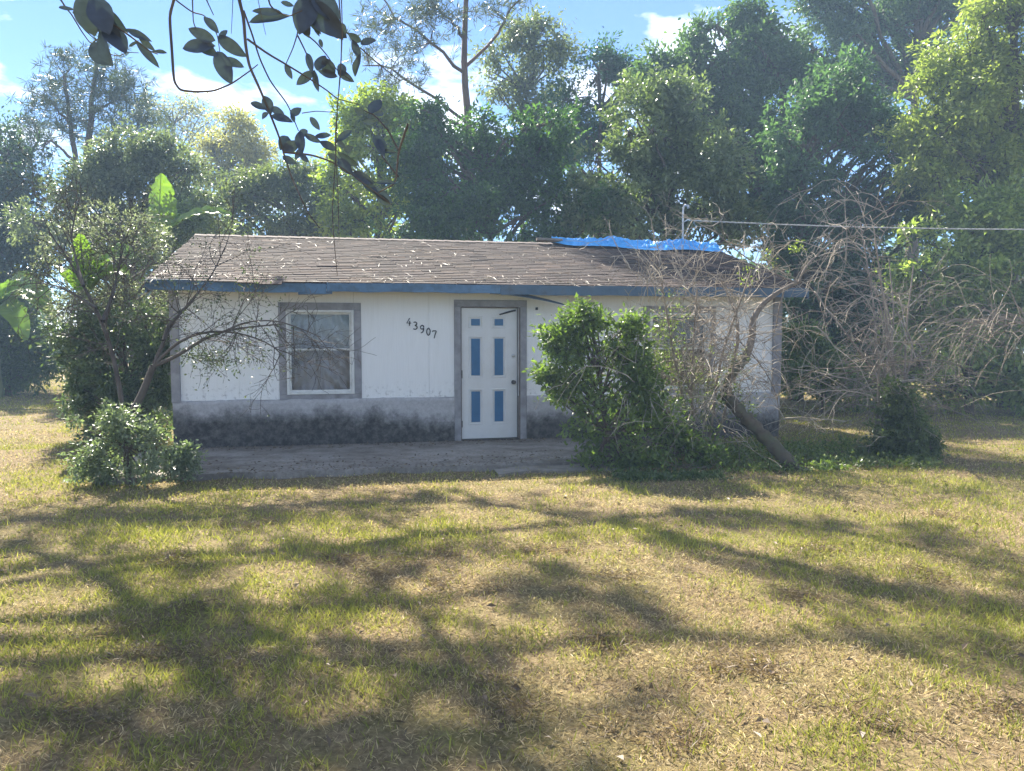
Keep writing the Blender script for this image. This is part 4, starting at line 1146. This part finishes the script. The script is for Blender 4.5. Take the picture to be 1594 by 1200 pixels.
V, T = tube_arrays(tw, 3); link('twigs', raw_mesh('twigs', V - ofs, T, M['twig_dead']), dt)['kind'] = 'stuff'
V, T = tube_arrays(pal, 3); link('pale_twigs', raw_mesh('pale_twigs', V - ofs, T, M['twig_pale']), dt)['kind'] = 'stuff'
pl = Plant()
foliage(pl, [(P(1060, 600, 10.1), (.45, .4, .5)), (P(1040, 500, 10.1), (.4, .3, .35)), (P(1005, 560, 9.9), (.35, .3, .4)), (P(1120, 590, 10.2), (.35, .3, .45)), (P(1075, 690, 9.9), (.6, .4, .3)), (P(1030, 540, 10.0), (.3, .3, .3)), (P(1160, 640, 10.2), (.25, .3, .3))], .1, .55, 8, .045, (.05, .07, .02), (.2, .23, .06))
foliage(pl, [(P(1195, 405, 10.6), (.1, .1, .12)), (P(1165, 430, 10.5), (.1, .1, .12)), (P(1240, 385, 10.9), (.1, .1, .1))], .06, .5, 9, .04, (.1, .14, .02), (.32, .34, .05))
pl.V = [v - ofs for v in pl.V]; pl.build('leaves', M['leaf'], dt)

lt = empty('leaning_tree', G(1240, 740))
tag(lt, 'mossy leaning trunk with a bare elbowed limb at the right corner of the house', 'tree')
ofs = np.array(lt.location); st, tw = [], []
D0 = 9.4
stem([(1246, 742), (1215, 705), (1175, 665), (1140, 628), (1125, 605), (1140, 580), (1162, 555)], .085, .06, 1.0, 20, st)
V, T = tube_arrays([(q_, r_ * (1 + .16 * np.sin(np.arange(len(q_)) * 2.3) + RNG.normal(0, .07, len(q_)))) for q_, r_ in [(spline(st[0][0], 44), np.interp(np.linspace(0, 1, 44), [0, .1, 1], [.115, .088, .062]))]], 12)
V += RNG.normal(0, .006, V.shape)
link('trunk', raw_mesh('trunk', V - ofs, T, M['trunk_mossy'], smooth=True), lt)
pl = Plant()
foliage(pl, [(P(1128, 610, 10.2), (.2, .16, .26)), (P(1105, 640, 10.2), (.22, .2, .2)), (P(1145, 575, 10.4), (.14, .12, .2)), (P(1160, 640, 9.9), (.16, .12, .12))], .09, .7, 8, .05, (.04, .06, .02), (.16, .19, .06))
pl.V = [v - ofs for v in pl.V]; pl.build('ivy', M['leaf'], lt)
st = []; D0 = 10.4
a1 = stem([(1160, 558), (1172, 525), (1170, 500), (1182, 478), (1200, 462), (1222, 448), (1246, 438)], .056, .022, .1, 18, st)
a2 = stem([(1128, 605), (1140, 570), (1150, 530), (1148, 490), (1130, 450), (1115, 420)], .036, .008, .2, 14, st)
a3 = stem([(1243, 440), (1252, 415), (1275, 395), (1310, 360), (1340, 345)], .016, .004, .4, 12, st)
a4 = stem([(1222, 448), (1212, 480), (1208, 510), (1205, 516)], .012, .006, .1, 10, st)
a5 = stem([(1150, 530), (1180, 560), (1205, 600), (1215, 640), (1210, 690)], .01, .004, -.2, 12, st)
a6 = stem([(1240, 440), (1180, 415), (1120, 370), (1095, 330)], .012, .003, .3, 12, st)
for s_, n_ in ((a1, 9), (a2, 9), (a3, 9), (a5, 6), (a6, 9)):
    for _ in range(n_):
        grow(tw, s_[int(RNG.integers(4, len(s_) - 1))], RNG.normal(0, .7, 3) + [.1, 0, .4], RNG.uniform(.4, .9), .008, 2, .3, (0, 0, -.1), 3, .0026)
V, T = tube_arrays(st, 9); link('limb', raw_mesh('limb', V - ofs, T, M['trunk_grey'], smooth=True), lt)
V, T = tube_arrays(tw, 3); link('twigs', raw_mesh('twigs', V - ofs, T, M['twig_pale']), lt)['kind'] = 'stuff'

# far right: dead vine tangle with a spray drooping at the edge
dv = empty('dead_vine_tangle', G(1375, 722))
tag(dv, 'brown dead vine tangle standing on the lawn between house and right bush', 'shrub', 'bare shrubs')
ofs = np.array(dv.location); st, tw, pal = [], [], []
D0 = 10.6
for i_ in range(11):
    xb = RNG.uniform(1350, 1405)
    top = (RNG.uniform(1230, 1430), RNG.uniform(330, 520))
    q = stem([(xb, 722), (xb + RNG.normal(0, 12), 630), ((xb + top[0]) / 2 + RNG.normal(0, 15), (600 + top[1]) / 2), top], .022, .008, RNG.uniform(-.5, 1.4), 14, st)
    for _ in range(8):
        grow(tw if RNG.uniform() < .55 else pal, q[int(RNG.integers(4, 13))], RNG.normal(0, .75, 3) + [-.1, 0, .35], RNG.uniform(.4, .95), .009, 2, .3, (0, 0, -.22), 3, .0028)
for _ in range(32):                                   # wands spraying sideways and down
    c = P(RNG.uniform(1290, 1420), RNG.uniform(560, 660), RNG.uniform(10.2, 11.2))
    grow(pal if RNG.uniform() < .5 else tw, c, (RNG.choice([-1, 1]) + RNG.normal(0, .3), RNG.normal(0, .4), .25), RNG.uniform(.7, 1.5), .0085, 1, .2, (0, 0, -.35), 3, .0028)
for _ in range(14):                                   # fountain at the top
    grow(pal, P(RNG.uniform(1340, 1385), RNG.uniform(330, 400), 11.2), (RNG.normal(0, .7), RNG.normal(0, .5), .8), RNG.uniform(.6, 1.1), .008, 1, .15, (0, 0, -.9), 3, .003)
V, T = tube_arrays(st, 6); link('stem', raw_mesh('stem', V - ofs, T, M['twig_dead'], smooth=True), dv)
V, T = tube_arrays(tw, 3); link('twigs', raw_mesh('twigs', V - ofs, T, M['twig_dead']), dv)['kind'] = 'stuff'
V, T = tube_arrays(pal, 3); link('pale_twigs', raw_mesh('pale_twigs', V - ofs, T, M['twig_pale']), dv)['kind'] = 'stuff'

dr = empty('dead_limb', G(1640, 660))
tag(dr, 'dead branch with a curtain of drooping twigs at the right edge', 'branch', 'bare shrubs')
ofs = np.array(dr.location); st, tw = [], []
D0 = 11.5
q = stem([(1660, 690), (1655, 600), (1640, 530), (1600, 498), (1560, 505), (1535, 535)], .03, .008, 0, 18, st)
for _ in range(42):
    i = int(RNG.integers(8, 17))
    grow(tw, q[i] + RNG.normal(0, .06, 3), (-.7 + RNG.normal(0, .35), RNG.normal(0, .3), .2), RNG.uniform(.8, 1.5), .0075, 1, .12, (-.02, 0, -.9), 3, .0026)
V, T = tube_arrays(st, 7); link('stem', raw_mesh('stem', V - ofs, T, M['twig_dead'], smooth=True), dr)
V, T = tube_arrays(tw, 3); link('twigs', raw_mesh('twigs', V - ofs, T, M['twig_dead']), dr)['kind'] = 'stuff'

# ------------------------------------------------------------------ banana plants
def banana_leaf(base, tip, width, arch, side, name, parent, ofs, c1=(.13, .21, .03), c2=(.20, .28, .04), tear=.3):
    base, tip = np.array(base, float), np.array(tip, float)
    n = 26; u = np.linspace(0, 1, n)
    mid = base[None] + (tip - base)[None] * u[:, None]; mid[:, 2] += arch * 4 * u * (1 - u)
    t = unit(np.gradient(mid, axis=0)); s = np.array(side, float); s = unit((s[None] - (t @ s)[:, None] * t)); nn = np.cross(t, s)
    w = width * np.sin(np.pi * np.clip(u * .93 + .06, 0, 1)) ** .6 * (u > .1)
    rows = []
    tears = 1 - tear * (RNG.uniform(0, 1, (2, n)) > .75) * RNG.uniform(.2, 1, (2, n))
    for j, f in enumerate((-1, -.5, 0, .5, 1)):
        tr = tears[0 if f < 0 else 1]
        rows.append(mid + s * (w * f * (tr if abs(f) == 1 else 1))[:, None] + nn * (np.abs(f) * w * .35)[:, None] + (nn * (.02 * np.sin(u * 40 + f))[:, None]))
    V = np.stack(rows, 1).reshape(-1, 3)
    ii = np.arange(n * 5).reshape(n, 5)
    Qd = np.stack([ii[:-1, :-1], ii[1:, :-1], ii[1:, 1:], ii[:-1, 1:]], -1).reshape(-1, 4)
    c = np.array(c1)[None] + (np.array(c2) - np.array(c1))[None] * RNG.uniform(0, 1, (len(V), 1))
    lf = link('leaf', raw_mesh('leaf', V - ofs, Qd, M['banana'], c, True), parent)
    rb = [(mid - nn * .012, taper(n, .022, .005))]
    Vr, Tr = tube_arrays(rb, 6)
    link('midrib', raw_mesh('midrib', Vr - ofs, Tr, M['banana'], np.tile(np.array([[.22, .28, .09]]), (len(Vr), 1)), True), lf)
def banana(label, px, D, hgt, leaves):
    b0 = P(px, 560, D); b0[2] = 0
    root = empty('banana_plant', b0)
    top = b0 + np.array([0, 0, hgt])
    V, T = tube_arrays([(wander(b0 - [0, 0, .1], top, 7, .02), taper(7, .12, .07))], 9)
    link('stem', raw_mesh('stem', V - b0, T, plain('banana_stem', (.13, .15, .06), .7, .3, 6, .2), smooth=True), root)
    for (tx, ty), td, wdt, arch, side in leaves:
        banana_leaf(top, P(tx, ty, D + td), wdt, arch, side, 'leaf', root, b0)
    tag(root, label, 'banana plant', 'banana plants')
banana('banana plant with one tall upright leaf above the left end of the roof', 252, 18.6, 3.9,
       [((251, 270), -.3, .36, .02, (1, -.1, 0)), ((362, 336), -.4, .2, .32, (0, .8, .6)), ((215, 372), -.3, .2, .1, (.2, .5, .7)), ((300, 345), .5, .2, .3, (0, 1, .3))])
banana('banana plant whose broad leaf arches over the glinting left shrub', 138, 12.5, 2.3,
       [((210, 402), -1.2, .2, .28, (.0, .7, .75)), ((95, 425), -1.1, .18, .22, (.2, .9, .3)), ((200, 428), -.9, .18, .18, (0, .9, .5)), ((125, 365), -.7, .17, .05, (1, 0, .2))])
banana('banana plant with drooping leaves at the left edge of the lawn', -5, 20.0, 2.2,
       [((78, 470), -.6, .36, .5, (0, .8, .6)), ((85, 505), -.3, .36, .6, (0, .9, .4)), ((-70, 480), 0, .34, .5, (0, .9, .4)), ((50, 440), .2, .34, .4, (.1, .8, .5)), ((40, 530), -.7, .34, .5, (.3, .7, .6))])

# ------------------------------------------------------------------ big oak standing out of frame on the left: its limbs
# cross above the house, shade the lawn, and its lowest twigs hang into the top of the view
oak = empty('overhanging_oak', (-11.8, 9.6, -.1))
tag(oak, 'big oak beyond the left edge with dark leafy twigs hanging into view', 'tree')
OB = np.array([-11.8, 9.6, -.1])
shadow = [  # where its shade lies on the lawn (photo pixels)
    [(0, 812), (130, 806), (270, 812), (390, 806), (520, 788), (640, 776), (760, 782), (870, 800), (960, 820), (1050, 846), (1140, 868), (1230, 890), (1330, 915), (1430, 930), (1530, 950), (1620, 965)],
    [(1060, 808), (1180, 806), (1290, 825), (1400, 838), (1500, 862), (1600, 890)],
    [(20, 850), (90, 872), (160, 905), (215, 945), (265, 990), (300, 1040), (345, 1090), (400, 1140), (460, 1190)],
    [(420, 850), (520, 868), (590, 900), (645, 945), (690, 990), (730, 1040), (770, 1090)],
    [(20, 1140), (130, 1170), (240, 1150), (330, 1185), (560, 1180), (660, 1150)],
    [(330, 930), (420, 985), (500, 1050)],
    [(880, 930), (960, 945), (1060, 985)],
    [(1500, 1015), (1590, 1035)], [(830, 1180)], [(560, 800), (700, 850), (800, 880)]]
pl = Plant(); lines = []
hubs = []
trunk = spline([OB, OB + [.2, .1, 2.5], OB + [.6, .3, 5.0], OB + [1.2, .9, 7.5]], 14)
lines.append((trunk, taper(14, .48, .3)))
for si, strip in enumerate(shadow):
    hgt = (9.4, 10.4, 9.0, 9.8, 8.8, 9.3, 10.0, 10.6, 9.2, 10.2)[si]
    prev = trunk[-1 - (si % 3)]
    cl = []
    for px, py in strip:
        g = G(px, py); d = sd / sd[2]
        hh = hgt + RNG.uniform(-.5, .5)
        cl.append(g + d * hh)
    cl = np.array(cl)
    order = np.argsort(np.linalg.norm(cl - OB, axis=1)); path = np.concatenate([prev[None], cl[order][: max(2, len(cl))]])
    kk = 6 * len(path); q = spline(path, kk); q[1:] += np.array([0, 0, -.12])
    lines.append((q, taper(kk, .07, .012)))
    for c in cl:
        far = np.linalg.norm(G(0, 0, 0)[:2] * 0 + c[:2] - sd[:2] / sd[2] * c[2])
        r = np.clip(.038 * far + .15, .26, .56)
        lob = [(c, (r * .85, r * 1.25, r * .5))] + [(c + RNG.normal(0, r * .9, 3) * [.9, 1.5, .4], (r * .5, r * .7, r * .3)) for _ in range(2)]
        foliage(pl, lob, .17, .46, 10, .13, (.03, .05, .015), (.09, .13, .03), .5, .9, carve=.36)
# clumps above the near twigs that keep them in shade, and low limb carrying them
low = spline([trunk[8], (-7.5, 6.2, 5.6), (-3.2, 3.6, 5.0), (-1.3, 2.75, 4.1), (-.7, 2.6, 3.6), (0.1, 2.6, 3.5)], 30)
lines.append((low, taper(30, .16, .02)))
for c in low[12:28:2]:
    g = c + sd / sd[2] * 2.2
    foliage(pl, [(g, (.7, .6, .3))], .16, .7, 12, .13, (.03, .05, .015), (.09, .13, .03), .5, .9)
    lines.append((wander(c, g, 6, .08), taper(6, .03, .012)))
V, T = tube_arrays(lines, 8); link('trunk', raw_mesh('trunk', V - OB, T, M['bark_grey'], smooth=True), oak)
pl.V = [v - OB for v in pl.V]; pl.build('crown', M['leaf'], oak)

DT = 2.65
def c2(x, y): return (250 + x / 3.635, y / 3.635)
def c1(x, y): return (80 + x / 6.64, y / 6.64)
twig_defs = [
    ([c2(*q) for q in [(425, -120), (445, 0), (470, 100), (480, 250), (500, 370), (560, 500), (610, 620), (670, 770), (700, 880), (740, 1000), (830, 1200), (900, 1290)]], .0046, .0012),
    ([c2(*q) for q in [(470, 60), (520, 200), (560, 330), (620, 460), (720, 590), (780, 740)]], .0026, .0012),
    ([c2(*q) for q in [(490, 220), (600, 300), (720, 370), (850, 450), (940, 510), (1000, 560), (1120, 590)]], .0026, .001),
    ([c2(*q) for q in [(95, -100), (75, 0), (50, 90), (65, 300), (75, 460), (110, 510), (200, 520), (300, 515), (400, 475), (500, 405), (550, 365)]], .0036, .0012),
    ([c2(*q) for q in [(40, -60), (85, 0), (180, 70), (250, 85), (320, 190), (335, 290)]], .002, .001),
    ([c2(*q) for q in [(180, -80), (180, 0), (185, 130), (220, 200)]], .0018, .001),
    ([c2(*q) for q in [(240, -60), (260, 0), (300, 85)]], .002, .001),
    ([c2(*q) for q in [(690, 860), (850, 875), (960, 910), (1080, 985), (1220, 1090), (1310, 1160)]], .0026, .001),
    ([c2(*q) for q in [(1005, -100), (1010, 0), (1025, 200), (1020, 400), (1000, 600), (990, 900), (970, 1200), (985, 1400), (1000, 1560)]], .0018, .0008),
    ([c2(*q) for q in [(1020, -100), (1030, 200), (1005, 560), (985, 800), (1005, 1100), (1010, 1350)]], .0014, .0008),
    ([c2(*q) for q in [(800, -100), (790, 60), (775, 190), (750, 270), (710, 360)]], .002, .001),
    ([c2(*q) for q in [(775, 200), (820, 290), (860, 390), (880, 470)]], .0018, .001),
    ([c2(*q) for q in [(820, 190), (880, 240), (940, 310), (1000, 400), (1080, 455)]], .0018, .001),
    ([c2(*q) for q in [(1030, 160), (1090, 220), (1130, 300), (1095, 420)]], .0018, .001),
    ([c2(*q) for q in [(800, 640), (880, 628), (980, 635)]], .0012, .0008),
    ([c2(*q) for q in [(1400, 700), (1345, 860), (1330, 1040), (1230, 1090)]], .003, .0015),
    ([c2(*q) for q in [(1345, 1000), (1250, 880), (1215, 770)]], .0024, .001),
    ([c2(*q) for q in [(1345, 850), (1290, 740), (1210, 650), (1150, 625)]], .0024, .001),
    ([c2(*q) for q in [(1130, 270), (1220, 350), (1345, 450)]], .0014, .0008),
    ([c2(*q) for q in [(600, -40), (620, 30), (650, 60), (720, 95), (800, 60)]], .002, .001),
    ([c2(*q) for q in [(410, -30), (405, 90), (400, 190)]], .0009, .0006),
    ([c2(*q) for q in [(545, -30), (575, 110), (595, 195)]], .0009, .0006),
    ([c1(*q) for q in [(60, -60), (150, 80), (210, 150), (310, 320), (410, 460), (480, 400)]], .0022, .001),
    ([c1(*q) for q in [(220, 120), (330, 300), (470, 420), (600, 560), (700, 580), (780, 540), (900, 545)]], .0014, .0008),
    ([c1(*q) for q in [(420, -80), (450, 100), (560, 200), (700, 290), (850, 400), (1000, 520), (1100, 560)]], .003, .0012),
]
leaf_defs = [  # base, tip (crop px), width ratio
    (c2, 310, 230, 150, 160, .52), (c2, 312, 262, 112, 262, .5), (c2, 330, 320, 200, 235, .5), (c2, 320, 290, 395, 470, .62), (c2, 340, 330, 472, 375, .5), (c2, 330, 190, 245, 92, .55), (c2, 325, 205, 478, 320, .5), (c2, 330, 225, 375, 165, .6),
    (c2, 790, -20, 1035, 205, .5), (c2, 860, -60, 1010, 120, .7), (c2, 770, 20, 835, 210, .55), (c2, 740, 90, 490, 115, .28), (c2, 690, 75, 510, 55, .3), (c2, 860, -40, 780, 180, .7), (c2, 900, 40, 1020, 215, .55), (c2, 680, 12, 755, 32, .5), (c2, 740, 90, 850, 60, .7), (c2, 830, 60, 900, 190, .4),
    (c2, 830, 300, 858, 410, .4), (c2, 870, 400, 768, 478, .5), (c2, 870, 395, 888, 512, .36), (c2, 885, 400, 930, 305, .7), (c2, 925, 325, 975, 440, .9), (c2, 890, 400, 1000, 432, .5), (c2, 1000, 400, 1092, 462, .5), (c2, 1020, 430, 1030, 352, .7), (c2, 868, 115, 893, 200, .36), (c2, 900, 220, 914, 268, .6), (c2, 705, 360, 742, 445, .5),
    (c2, 1060, 185, 1135, 240, .7), (c2, 1130, 245, 1215, 222, .55), (c2, 1085, 225, 1128, 330, .5), (c2, 1135, 300, 1090, 432, .42), (c2, 1030, 130, 1050, 200, .5),
    (c2, 605, 622, 500, 573, .38), (c2, 625, 650, 588, 538, .7), (c2, 620, 610, 705, 650, .7), (c2, 625, 655, 742, 682, .45), (c2, 615, 640, 565, 668, .6), (c2, 735, 655, 795, 608, .8), (c2, 740, 640, 757, 690, .6),
    (c2, 675, 850, 725, 765, .8), (c2, 690, 850, 790, 805, .7), (c2, 775, 770, 835, 735, .7), (c2, 805, 870, 780, 735, .55), (c2, 815, 760, 905, 805, .45), (c2, 870, 775, 965, 760, .45), (c2, 900, 800, 990, 845, .5), (c2, 845, 662, 902, 735, .55), (c2, 690, 885, 765, 925, .5), (c2, 785, 865, 835, 915, .5), (c2, 800, 840, 760, 900, .6),
    (c2, 998, 800, 1080, 733, .5), (c2, 995, 790, 1045, 838, .6), (c2, 1040, 855, 1088, 830, .8), (c2, 945, 870, 1010, 905, .6), (c2, 1000, 855, 1118, 945, .45), (c2, 1005, 900, 1085, 985, .6), (c2, 1085, 975, 1205, 1035, .5), (c2, 1125, 995, 1225, 1095, .45), (c2, 1195, 1060, 1315, 1145, .5), (c2, 1215, 1035, 1335, 1030, .3), (c2, 1215, 1090, 1300, 1165, .5),
    (c2, 1185, 645, 1245, 552, .7), (c2, 1095, 615, 1155, 645, .8), (c2, 1205, 645, 1268, 638, .55), (c2, 1140, 690, 1228, 690, .45), (c2, 1205, 765, 1275, 855, .65), (c2, 1235, 850, 1335, 862, .3), (c2, 1225, 785, 1262, 880, .5),
    (c1, 300, -60, 440, 360, .75), (c1, 430, -60, 580, 320, .7), (c1, 470, 60, 770, 330, .45), (c1, 540, 250, 770, 520, .7), (c1, 500, 330, 600, 670, .5), (c1, 400, 460, 590, 660, .75), (c1, 620, 400, 775, 505, .6), (c1, 770, 300, 1010, 410, .3), (c1, 900, 370, 1070, 530, .4), (c1, 870, 420, 1110, 690, .32), (c1, 1040, 530, 1200, 540, .35), (c1, 75, 75, 235, 95, .28), (c1, 480, 180, 700, 420, .8), (c1, 270, 120, 340, 180, .5), (c1, 800, 480, 900, 420, .3)]
# three leaf blades shared by every hanging leaf (unit length along x)
blades = []
for v in range(3):
    n = 11; u = np.linspace(0, 1, n)
    w = .5 * np.sin(np.pi * u ** (.85 + .15 * v)) ** .72; w[0] = w[-1] = .012
    cup = .10 + .05 * v
    V = np.concatenate([np.stack([u, s * w, cup * np.abs(s) * w - .12 * u * u + .02 * np.sin(u * 9 + v) * abs(s)], 1) for s in (-1, -.5, 0, .5, 1)])
    ii = np.arange(5 * n).reshape(5, n)
    Qd = np.stack([ii[:-1, :-1], ii[:-1, 1:], ii[1:, 1:], ii[1:, :-1]], -1).reshape(-1, 4)
    cc_ = np.tile(np.array([[.055, .07, .10]]), (len(V), 1)) * RNG.uniform(.8, 1.2, (len(V), 1))  # bluish veil of the lens flare put into the leaf colour
    blades.append(raw_mesh('oak_leaf', V, Qd, M['leaf_dark'], cc_, True))
twig_objs = []; twig_mid = []
for pts, r0, r1 in twig_defs:
    dj = RNG.uniform(-.12, .12)
    q = spline([P(a, b_, DT + dj + .02 * math.sin(i)) for i, (a, b_) in enumerate(pts)], 5 * len(pts))
    V, T = tube_arrays([(q, taper(len(q), r0 * 1.5, r1 * 1.5))], 6)
    o = link('hanging_twig', raw_mesh('hanging_twig', V - OB, T, M['twig_brown'], smooth=True), oak)
    twig_objs.append(o); twig_mid.append(q)
for i, (cf, x0, y0, x1, y1, wr_) in enumerate(leaf_defs):
    a0, a1_ = cf(x0, y0), cf(x1, y1)
    bi = int(np.argmin([np.min(np.linalg.norm(q - P(*a0, DT), axis=1)) for q in twig_mid]))
    yd = twig_mid[bi][np.argmin(np.linalg.norm(twig_mid[bi] - P(*a0, DT), axis=1))][1]
    p0 = P(*a0, yd); p1 = P(*a1_, yd + RNG.uniform(-.03, .03))
    ax = Vector(p1 - p0); L = ax.length; ax.normalize()
    view = Vector((RNG.normal(0, .25), -1, RNG.normal(0, .25)))
    zz = (view - ax * view.dot(ax)).normalized(); yy = zz.cross(ax)
    o = link('leaf', blades[i % 3], twig_objs[bi])
    m4 = Matrix(((ax.x * L, yy.x * L * wr_ * .82, zz.x * L, p0[0]), (ax.y * L, yy.y * L * wr_ * .82, zz.y * L, p0[1]), (ax.z * L, yy.z * L * wr_ * .82, zz.z * L, p0[2]), (0, 0, 0, 1)))
    o.matrix_parent_inverse = Matrix.Identity(4)
    o.matrix_basis = Matrix.Translation(Vector(-OB)) @ m4

# ------------------------------------------------------------------ woods beyond: far belt behind everything and across the road behind the viewer
def far_woods(name, label, cx0, cx1, y, hgt, k, c1_, c2_):
    pl = Plant()
    lob = []
    for _ in range(k):
        r = RNG.uniform(1.6, 3.0)
        lob.append(((RNG.uniform(cx0, cx1), y + RNG.uniform(-2.5, 2.5), RNG.uniform(.2, hgt)), (r, r, r)))
    foliage(pl, lob, .9, .8, 26, .42, c1_, c2_, .5, .6)
    tag(pl.build(name, M['leaf'], None), label, 'woods', kind='stuff')
far_woods('far_woods', 'dim belt of woods closing the gaps behind the trees', -34, 34, 40, 8.0, 56, (.03, .05, .02), (.10, .13, .05))
far_woods('roadside_woods', 'woods across the road, seen only mirrored in the window', -24, 16, -20, 9.0, 15, (.03, .05, .02), (.10, .13, .05))

# ------------------------------------------------------------------ haze volume, added to imitate the sun glare over the trees
m, t, b = mat_new('glare_haze')
t.nodes.remove(b)
pv = N(t, 'ShaderNodeVolumePrincipled')
pv.inputs['Color'].default_value = (.50, .72, 1, 1)
pv.inputs['Density'].default_value = .0031
pv.inputs['Anisotropy'].default_value = .1
t.links.new(pv.outputs[0], t.nodes['Material Output'].inputs['Volume'])
hz = MB().box(-80, 80, -66, 80, -1.2, 22).build('haze', m)
tag(hz, 'thin bluish haze added in place of sun glare', 'haze', kind='stuff')
print('TRIS', sum(len(o.data.loop_triangles) or sum(len(p.vertices) - 2 for p in o.data.polygons) if len(o.data.polygons) < 5000 else len(o.data.polygons) for o in bpy.data.objects if o.type == 'MESH'))
